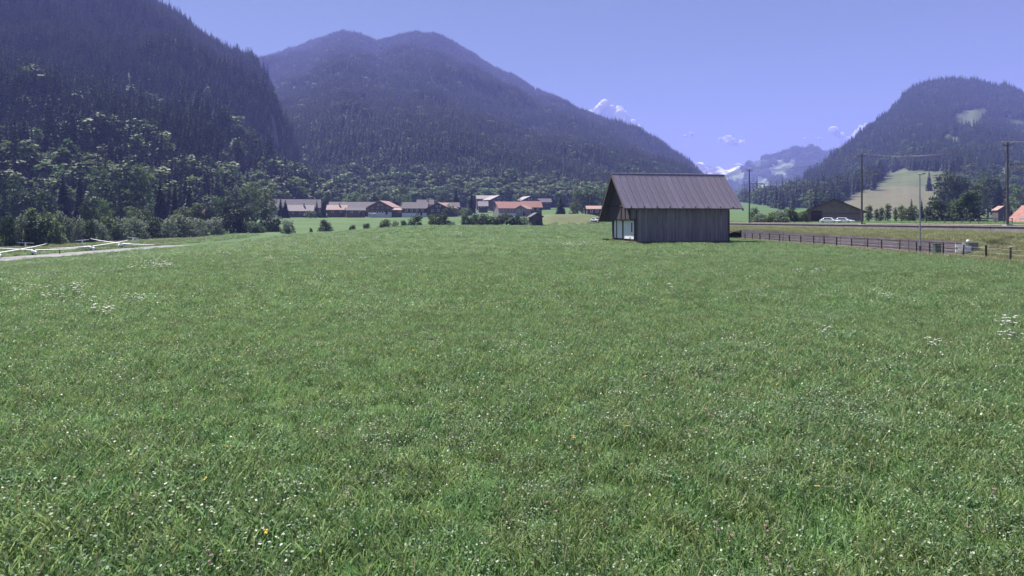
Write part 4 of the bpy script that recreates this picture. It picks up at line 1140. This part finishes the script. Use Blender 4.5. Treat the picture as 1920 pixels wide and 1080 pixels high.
# village trees
row([('c', 526, 368, 16, 400, 'left of two dark conifers before the farmhouse'), ('c', 535, 374, 18, 398, 'right of two dark conifers before the farmhouse'), ('c', 594, 374, 12, 405, 'slim conifer right of the pale-roofed chalet'), ('c', 606, 372, 16, 404, 'dark conifer between farmhouse and cottage'),
     ('b', 582, 394, 22, 398, 'low round garden tree beside the pale-roofed chalet'), ('c', 855, 350, 22, 450, 'tall dark spruce behind the grey house, left of three'), ('c', 884, 353, 22, 440, 'tall dark spruce left of the bright cottage'), ('c', 793, 354, 16, 470, 'dark spruce below the highest chalet'),
     ('b', 757, 342, 22, 520, 'round tree crown high behind the village'), ('b', 762, 362, 24, 480, 'round tree behind the white-based house'), ('b', 720, 356, 22, 480, 'leafy tree behind the gabled chalet'), ('b', 845, 382, 20, 402, 'garden tree in front of the grey house'),
     ('b', 873, 388, 24, 405, 'round bush-like tree right of the grey house'), ('b', 830, 352, 24, 520, 'leafy tree between spruces above the village'), ('b', 660, 358, 28, 500, 'round leafy tree behind the long farm building'), ('b', 680, 362, 24, 495, 'second round tree behind the long farm building'),
     ('b', 632, 366, 24, 490, 'leafy tree behind the pink-roofed cottage'), ('b', 968, 364, 18, 470, 'round dark tree between the upper row houses'), ('c', 1051, 366, 26, 330, 'single dark conifer on the grass bank right of the village'), ('b', 1083, 352, 26, 420, 'leafy tree above the bank, left of the light clump'),
     ('t', 1098, 350, 18, 420, 'tall leafy tree in the clump left of the barn'), ('b', 1113, 350, 22, 420, 'pale-topped tree in the clump left of the barn'), ('c', 1108, 356, 14, 400, 'dark conifer in the clump left of the barn'), ('b', 1128, 348, 26, 430, 'leafy tree touching the left edge of the barn gable'),
     ('b', 1076, 376, 16, 330, 'small round bush-tree on the bank left of the barn')], 'trees around the village', None)
# foot of the left slope
row([('d', 8, 312, 50, 250), ('d', 38, 345, 42, 245), ('d', 78, 347, 48, 250), ('c', 118, 325, 40, 262), ('b', 165, 362, 30, 215), ('b', 192, 368, 28, 218), ('b', 225, 292, 80, 285), ('b', 268, 302, 38, 290), ('c', 150, 318, 36, 268), ('b', 186, 312, 36, 290),
     ('c', 300, 332, 32, 275), ('c', 328, 338, 32, 275), ('c', 355, 342, 32, 280), ('b', 405, 364, 36, 300), ('b', 438, 343, 36, 330), ('b', 466, 338, 42, 330), ('b', 498, 348, 40, 340), ('b', 252, 385, 34, 225), ('b', 272, 388, 28, 228), ('b', 340, 386, 34, 262), ('t', 370, 378, 24, 265),
     ('b', -25, 330, 60, 255), ('d', 385, 372, 30, 300)],
    'trees at the foot of the left slope', lambda i, n, k: {'c': 'dark conifer', 'd': 'dark broadleaf tree', 'b': 'broadleaf tree', 't': 'slim broadleaf tree'}[k] + ', ' + ORD2[i] + ' tree from the left at the foot of the wooded slope')
# right side
row([('w', 1425, 396, 26, 172, 'pale bush right of the barn roof beside the mast'), ('s', 1447, 394, 28, 176, 'second bush behind the railway right of the barn'), ('w', 1464, 391, 28, 172, 'pale bush in the middle of the row by the farm shed'), ('s', 1484, 390, 30, 178, 'dark leafy bush left of the farm shed'),
     ('s', 1503, 393, 24, 176, 'bush touching the left corner of the farm shed'), ('b', 1414, 386, 18, 190, 'small tree rising above the pale bushes'),
     ('t', 1629, 383, 16, 205, 'slim tree just right of the middle mast'), ('t', 1643, 390, 10, 205, 'thin small tree second right of the farm shed'), ('t', 1652, 387, 12, 208, 'narrow tree third right of the farm shed'), ('t', 1665, 380, 14, 210, 'slender upright tree before the hay slope'),
     ('t', 1679, 388, 9, 205, 'thin pointed tree before the hay slope'), ('t', 1690, 383, 16, 210, 'leafy narrow tree left of the dark conifer'), ('c', 1709, 371, 16, 230, 'dark conifer with bare pointed top before the hay slope'), ('b', 1703, 386, 22, 200, 'round tree in front of the dark conifer'), ('b', 1714, 384, 20, 204, 'round tree left of the street lamp'),
     ('c', 1728, 372, 12, 240, 'slim conifer behind the street lamp'), ('b', 1742, 384, 22, 250, 'tree just right of the street lamp'), ('k', 1759, 370, 44, 190, 'large dark round tree between lamp and the tallest tree'), ('k', 1812, 350, 52, 185, 'largest broad dark tree beside the green field'),
     ('b', 1792, 372, 26, 230, 'tree between the two large dark trees'), ('d', 1778, 318, 44, 350, 'tall dark tree at the forest edge above the largest tree'), ('d', 1800, 322, 40, 350, 'dark tree at the forest edge left of the twin pines'), ('b', 1852, 318, 40, 350, 'tall tree at the forest edge above the green slope'), ('b', 1835, 338, 34, 340, 'broad tree at the forest edge right of the largest tree'),
     ('c', 1742, 318, 15, 640, 'lone slim spruce on the hill pasture', 358), ('c', 1897, 388, 10, 260, 'small dark conifer beside the nearest mast'), ('b', 1912, 342, 34, 330, 'leafy tree above the red roof at the right edge'), ('c', 1873, 330, 24, 350, 'dark spruce behind the hay hut'), ('c', 1886, 326, 22, 352, 'spruce behind the nearest mast'),
     ('s', 1784, 404, 12, 190, 'low bush between the two large dark trees')], 'trees and bushes beyond the railway', None)

# ------------------------------------------------------------------ clouds, far beyond the ranges
def cloud(label, blobs, Y, seed):
    r = np.random.default_rng(seed)
    V = []; Fc = []
    c0 = P(blobs[0][0], blobs[0][1], Y)
    for px, py, rp in blobs:
        n_sub = 9
        for j in range(n_sub):
            q = P(px + r.normal() * rp * .55, py + r.normal() * rp * .42, Y + r.normal() * rp * .5 / F * Y)
            R = rp / F * Y * r.uniform(.35, .75) if j else rp / F * Y * .8
            nu, nv = 14, 9
            o = len(V)
            for a in range(nv + 1):
                th = math.pi * a / nv
                for b_ in range(nu):
                    ph = 2 * math.pi * b_ / nu
                    d = Vector((math.sin(th) * math.cos(ph), math.sin(th) * math.sin(ph), math.cos(th)))
                    k = 1 + 0.35 * float(fbm(d.x * 2.2 + j * 7 + px, d.y * 2.2 + d.z * 2.7 + py, 3, seed))
                    V.append(tuple(q - c0 + d * R * k))
            for a in range(nv):
                for b_ in range(nu):
                    Fc.append((o + a * nu + b_, o + a * nu + (b_ + 1) % nu, o + (a + 1) * nu + (b_ + 1) % nu, o + (a + 1) * nu + b_))
    me = np_mesh('cloud', np.array(V), np.array(Fc), ['cloud_white'], smooth=True)
    o = link('cloud', me, None, c0)
    return tag(o, label, 'cloud', 'small clouds over the valley')
m = MATS['cloud_white']; nt = m.node_tree
tr = nt.nodes.new('ShaderNodeBsdfTranslucent'); tr.inputs[0].default_value = (.99, .99, .99, 1)
ms = nt.nodes.new('ShaderNodeMixShader'); ms.inputs[0].default_value = .5
nt.links.new(nt.nodes['Principled BSDF'].outputs[0], ms.inputs[1]); nt.links.new(tr.outputs[0], ms.inputs[2]); nt.links.new(ms.outputs[0], nt.nodes['Material Output'].inputs[0])
CY = 11000
cloud('bright heaped cloud rising behind the shoulder of the mountain', [(1138, 203, 12), (1122, 212, 10), (1112, 216, 7), (1145, 214, 16), (1160, 222, 15), (1172, 232, 13), (1184, 239, 9), (1134, 218, 12), (1166, 228, 12), (1152, 218, 12)], CY, 5)
cloud('small flat white cloud over the snowy peak', [(1362, 262, 8), (1352, 262, 4), (1372, 267, 7), (1390, 269, 4), (1381, 270, 4)], CY, 6)
cloud('two faint tiny cloud puffs left of the flat white cloud', [(1298, 253, 4), (1285, 255, 3)], CY, 7)
cloud('white cloud highest beside the wooded hill shoulder', [(1566, 247, 7), (1572, 252, 7), (1558, 246, 4)], CY, 8)
cloud('white cloud partly hidden behind the wooded hill ridge', [(1584, 268, 7), (1576, 272, 6), (1592, 262, 6), (1606, 252, 8), (1622, 240, 8)], CY, 9)
cloud('tiny cloud puff left of the wooded hill clouds', [(1537, 261, 3.5), (1509, 260, 2)], CY, 10)

# ------------------------------------------------------------------ meadow: grass, herbs, flowers, white heads as leaf glints (masses)
def grass_clump(seed, n, rad, h0, h1, bend, mat):
    r = np.random.default_rng(seed)
    V = []; Fc = []
    for i in range(n):
        a, q = r.uniform(0, 6.28), rad * math.sqrt(r.random())
        x, y = math.cos(a) * q, math.sin(a) * q
        h_ = r.uniform(h0, h1); w = r.uniform(.004, .009); d = r.uniform(0, 6.28); bd = bend * r.uniform(.2, 1) * h_
        dx, dy = math.cos(d), math.sin(d); f_ = r.uniform(0, 6.28); sx, sy = math.cos(f_) * w, math.sin(f_) * w
        o = len(V)
        for u, ww in ((0, 1), (.5, .9), (.85, .6), (1.0, .12)):
            z = h_ * (u - .25 * bend * u ** 3); k = bd * u * u
            V += [(x + dx * k - sx * ww, y + dy * k - sy * ww, z), (x + dx * k + sx * ww, y + dy * k + sy * ww, z)]
        Fc += [(o, o + 1, o + 3, o + 2), (o + 2, o + 3, o + 5, o + 4), (o + 4, o + 5, o + 7, o + 6)]
    return np.array(V), np.array(Fc)
def herb_clump(seed, n, rad, h0, h1, size):
    r = np.random.default_rng(seed)
    a = r.uniform(0, 6.28, n); q = rad * np.sqrt(r.random(n))
    C = np.stack([np.cos(a) * q, np.sin(a) * q, r.uniform(h0, h1, n)], 1)
    return leaf_quads(r, C, np.tile([0, 0, 1.0], (n, 1)), size, 0.75, 0.65)
def mesh2(name, parts):
    V = []; Fc = []; mi = []; o = 0; mats = []
    for (v, f), mat in parts:
        if mat not in mats: mats.append(mat)
        V.append(v); Fc.append(np.asarray(f) + o); mi += [mats.index(mat)] * len(f); o += len(v)
    return np_mesh(name, np.concatenate(V), np.concatenate(Fc), mats, mi)
GR = [mesh2('grass_a', [(grass_clump(1, 64, .26, .12, .32, .8, 0), 'grass_blade'), (herb_clump(2, 18, .26, .04, .2, .013), 'herb_leaf')]),
      mesh2('grass_b', [(grass_clump(3, 44, .26, .10, .26, .9, 0), 'grass_blade'), (herb_clump(4, 50, .26, .06, .22, .011), 'herb_leaf')]),
      mesh2('grass_c', [(grass_clump(5, 40, .26, .12, .30, .7, 0), 'grass_blade'), (grass_clump(6, 2, .24, .25, .40, .5, 0), 'dry_stem'), (herb_clump(7, 24, .26, .05, .2, .013), 'herb_leaf')]),
      mesh2('grass_d', [(grass_clump(8, 26, .26, .08, .22, .9, 0), 'grass_blade'), (herb_clump(9, 70, .26, .06, .22, .013), 'herb_leaf')])]
def scatter_ground(n, y0, y1, k=0.80, xfun=None):
    y = np.sqrt(rng.uniform(y0 * y0, y1 * y1, n)); x = rng.uniform(-1, 1, n) * (y * k + 2)
    return x, y
def grass_field(name, specs, protos):
    PT = []; RO = []; SC = []; PK = []
    for n, y0, y1, s0, s1 in specs:
        x, y = scatter_ground(n, y0, y1)
        ok = ~((x > 38.4) & (y < 180) & (x < 70)) & ~((x < -79.6) & (x > -88.4))
        d = (x - 15.5) * math.cos(BA) + (y - 92) * math.sin(BA); e_ = -(x - 15.5) * math.sin(BA) + (y - 92) * math.cos(BA)
        ok &= ~((d > 1.8) & (d < BL - 1.5) & (e_ > .8) & (e_ < 11.4))
        x, y = x[ok], y[ok]; m = len(x)
        z = gz(x, y)
        s = rng.uniform(s0, s1, m) * (1 + .5 * vnoise(x * .25, y * .25, 41))
        pn = .6 * vnoise(x * .18, y * .18, 43) + .3 * vnoise(x * .9, y * .9, 44) + rng.normal(0, .24, m)
        pk = np.where(pn < -.22, 1, np.where(pn < .10, 0, np.where(pn < .42, 2, 3)))
        PT.append(np.stack([x, y, z - .02], 1)); RO.append(np.stack([rng.normal(0, .12, m), rng.normal(0, .12, m), rng.uniform(0, 6.28, m)], 1))
        SC.append(np.stack([s, s, s * rng.uniform(.8, 1.15, m) * np.where(y > 60, .75, 1)], 1)); PK.append(pk)
    return scatter(name, np.concatenate(PT), np.concatenate(RO), np.concatenate(SC), np.concatenate(PK), protos)
grass_field('grass', [(17000, 4.0, 24, .8, 1.15), (36000, 24, 60, .9, 1.4), (26000, 60, 115, 1.3, 2.1), (24000, 115, 240, 2.0, 3.2)], GR)

def umbel(seed, heads, h0, h1, hr, petal, rad):
    r = np.random.default_rng(seed)
    st = MB(); C = []
    for i in range(heads):
        a, q = r.uniform(0, 6.28), rad * math.sqrt(r.random()); h_ = r.uniform(h0, h1)
        x, y = math.cos(a) * q, math.sin(a) * q
        st.tube([(x * .7, y * .7, 0), (x, y, h_)], [.004, .003], 4, False)
        m = 14
        aa = r.uniform(0, 6.28, m); qq = hr * np.sqrt(r.random(m))
        C.append(np.stack([x + np.cos(aa) * qq, y + np.sin(aa) * qq, h_ + .01 - qq * .2], 1))
    C = np.concatenate(C)
    return mesh2('umbel_%d' % seed, [((np.array(st.v), np.array(st.f)), 'herb_leaf'), (leaf_quads(r, C, np.tile([0, 0, 1.0], (len(C), 1)), hr * .24, .35, .9), petal)])
FL = [umbel(1, 4, .32, .5, .05, 'white_petal_and_glint', .22), umbel(2, 3, .28, .45, .06, 'white_petal_and_glint', .2), umbel(3, 2, .2, .3, .022, 'yellow_petal', .1), umbel(4, 3, .18, .28, .018, 'pink_petal', .15),
      umbel(5, 3, .2, .32, .013, 'white_petal_and_glint', .2), mesh2('pale_herb', [(herb_clump(31, 46, .28, .10, .26, .015), 'pale_leaves'), (grass_clump(32, 20, .26, .1, .25, .8, 0), 'grass_blade')])]  # the small white umbel imitates sun glints on leaves
PT = []; PK = []; SC = []
for px, py, wx, wy, n, s in [(300, 504, 36, 7, 30, 1), (40, 545, 60, 9, 14, .8), (100, 565, 80, 10, 15, .8), (140, 548, 45, 7, 9, .8), (290, 570, 50, 8, 12, .8), (200, 600, 30, 10, 6, 1), (1068, 464, 34, 3, 40, 1.2), (865, 442, 34, 3, 34, 1.3), (1290, 484, 20, 3, 6, 1.2),
                             (1500, 517, 8, 3, 3, 1), (1530, 519, 8, 3, 4, 1), (1652, 567, 14, 5, 4, .9), (1745, 662, 14, 8, 5, .7), (1888, 622, 12, 5, 5, .9), (1895, 645, 30, 8, 9, .7), (1545, 640, 12, 6, 4, .7), (980, 437, 30, 2, 16, 1.4), (600, 470, 300, 10, 30, 1.2), (500, 490, 250, 12, 22, 1),
                             (900, 455, 300, 8, 40, 1.2), (1300, 520, 300, 30, 14, .9)]:
    for k in range(n):
        q = ground_at(px + random.gauss(0, wx * .6), py + random.gauss(0, wy * .6)); PT.append((q[0], q[1], q[2])); PK.append(random.randrange(2)); SC.append(s * random.uniform(.7, 1.2))
for k in range(420):
    y = math.sqrt(random.uniform(36, 1600)); x = random.uniform(-.8, .8) * y
    PT.append((x, y, gzf(x, y))); PK.append(random.choice([2, 3, 3, 3])); SC.append(random.uniform(.7, 1.1))
for k in range(1500):  # pale specks over the meadow: leaf glints painted as tiny white heads
    y = math.sqrt(random.uniform(36, 4900)); x = random.uniform(-.8, .8) * y
    PT.append((x, y, gzf(x, y))); PK.append(4); SC.append(random.uniform(.7, 1.2) * (1 + y * .006))
for px, py, wx, wy, n in [(1040, 990, 75, 20, 5), (690, 935, 50, 20, 3), (455, 950, 50, 25, 3), (1750, 668, 25, 8, 3), (1600, 800, 200, 60, 8), (400, 800, 300, 80, 10), (1300, 900, 300, 60, 8)]:
    for k in range(n):
        q = ground_at(px + random.gauss(0, wx * .6), py + random.gauss(0, wy * .6)); PT.append((q[0], q[1], q[2])); PK.append(5); SC.append(random.uniform(.6, 1.1))
SC = np.array(SC); nf = len(PT)
scatter('wildflowers_and_glints', np.array(PT), np.stack([np.zeros(nf), np.zeros(nf), rng.uniform(0, 6.28, nf)], 1), np.stack([SC, SC, SC], 1), np.array(PK), FL)

# ragged grass on the embankment and the verge beyond the runway
DRYG = [mesh2('dry_a', [(grass_clump(21, 30, .3, .15, .4, .8, 0), 'grass_blade'), (grass_clump(22, 40, .3, .2, .45, .8, 0), 'dry_stem')])]
PT = []
for k in range(5200):
    y = random.uniform(40, 130); i = 0
    u = random.random()
    ex = edge_x(y)
    if y < 62: x0, z0 = 40.8, gzf(40.8, y)
    elif y < 115: x0, z0 = wall_x(y) + .3, wall_top(y) - .1
    else: x0, z0 = 39.9, 1.2
    u *= .93; PT.append((x0 + (ex - .2 - x0) * u, y, z0 + (2.12 - z0) * u ** .85 - .05 - .2 * (u > .8)))
for k in range(2600):
    x = random.uniform(-104, -95); y = random.uniform(105, 215); PT.append((x, y, gzf(x, y)))
for k in range(700):   # uncut strip under the fence
    y = random.uniform(48, 112); x = random.gauss(38.2, .35); PT.append((x, y, gzf(x, y)))
for k in range(260):   # weeds along the barn walls
    u = random.uniform(1.2, BL - 1.2); v = random.gauss(.55, .25) if k < 190 else random.uniform(.5, 10)
    if k >= 190: u = random.gauss(1.4, .25)
    x = 15.5 + u * math.cos(BA) - v * math.sin(BA); y = 92 + u * math.sin(BA) + v * math.cos(BA); PT.append((x, y, gzf(x, y)))
n = len(PT); s = rng.uniform(.8, 1.5, n)
scatter('verge_grass', np.array(PT), np.stack([rng.normal(0, .1, n), rng.normal(0, .1, n), rng.uniform(0, 6.28, n)], 1), np.stack([s, s, s], 1), np.zeros(n), DRYG)

# ------------------------------------------------------------------ haze
mh_ = bpy.data.materials.new('haze'); mh_.use_nodes = True
nt = mh_.node_tree; nt.nodes.remove(nt.nodes['Principled BSDF'])
pv = nt.nodes.new('ShaderNodeVolumePrincipled')
pv.inputs['Color'].default_value = (0.32, 0.36, 0.92, 1)
pv.inputs['Density'].default_value = 1.9e-4
pv.inputs['Anisotropy'].default_value = 0.0
nt.links.new(pv.outputs[0], nt.nodes['Material Output'].inputs['Volume'])
MATS['haze'] = mh_
hb = MB().box((0, 4200, 520), (19000, 11200, 1060)).build('haze', 'haze')
hb['kind'] = 'stuff'
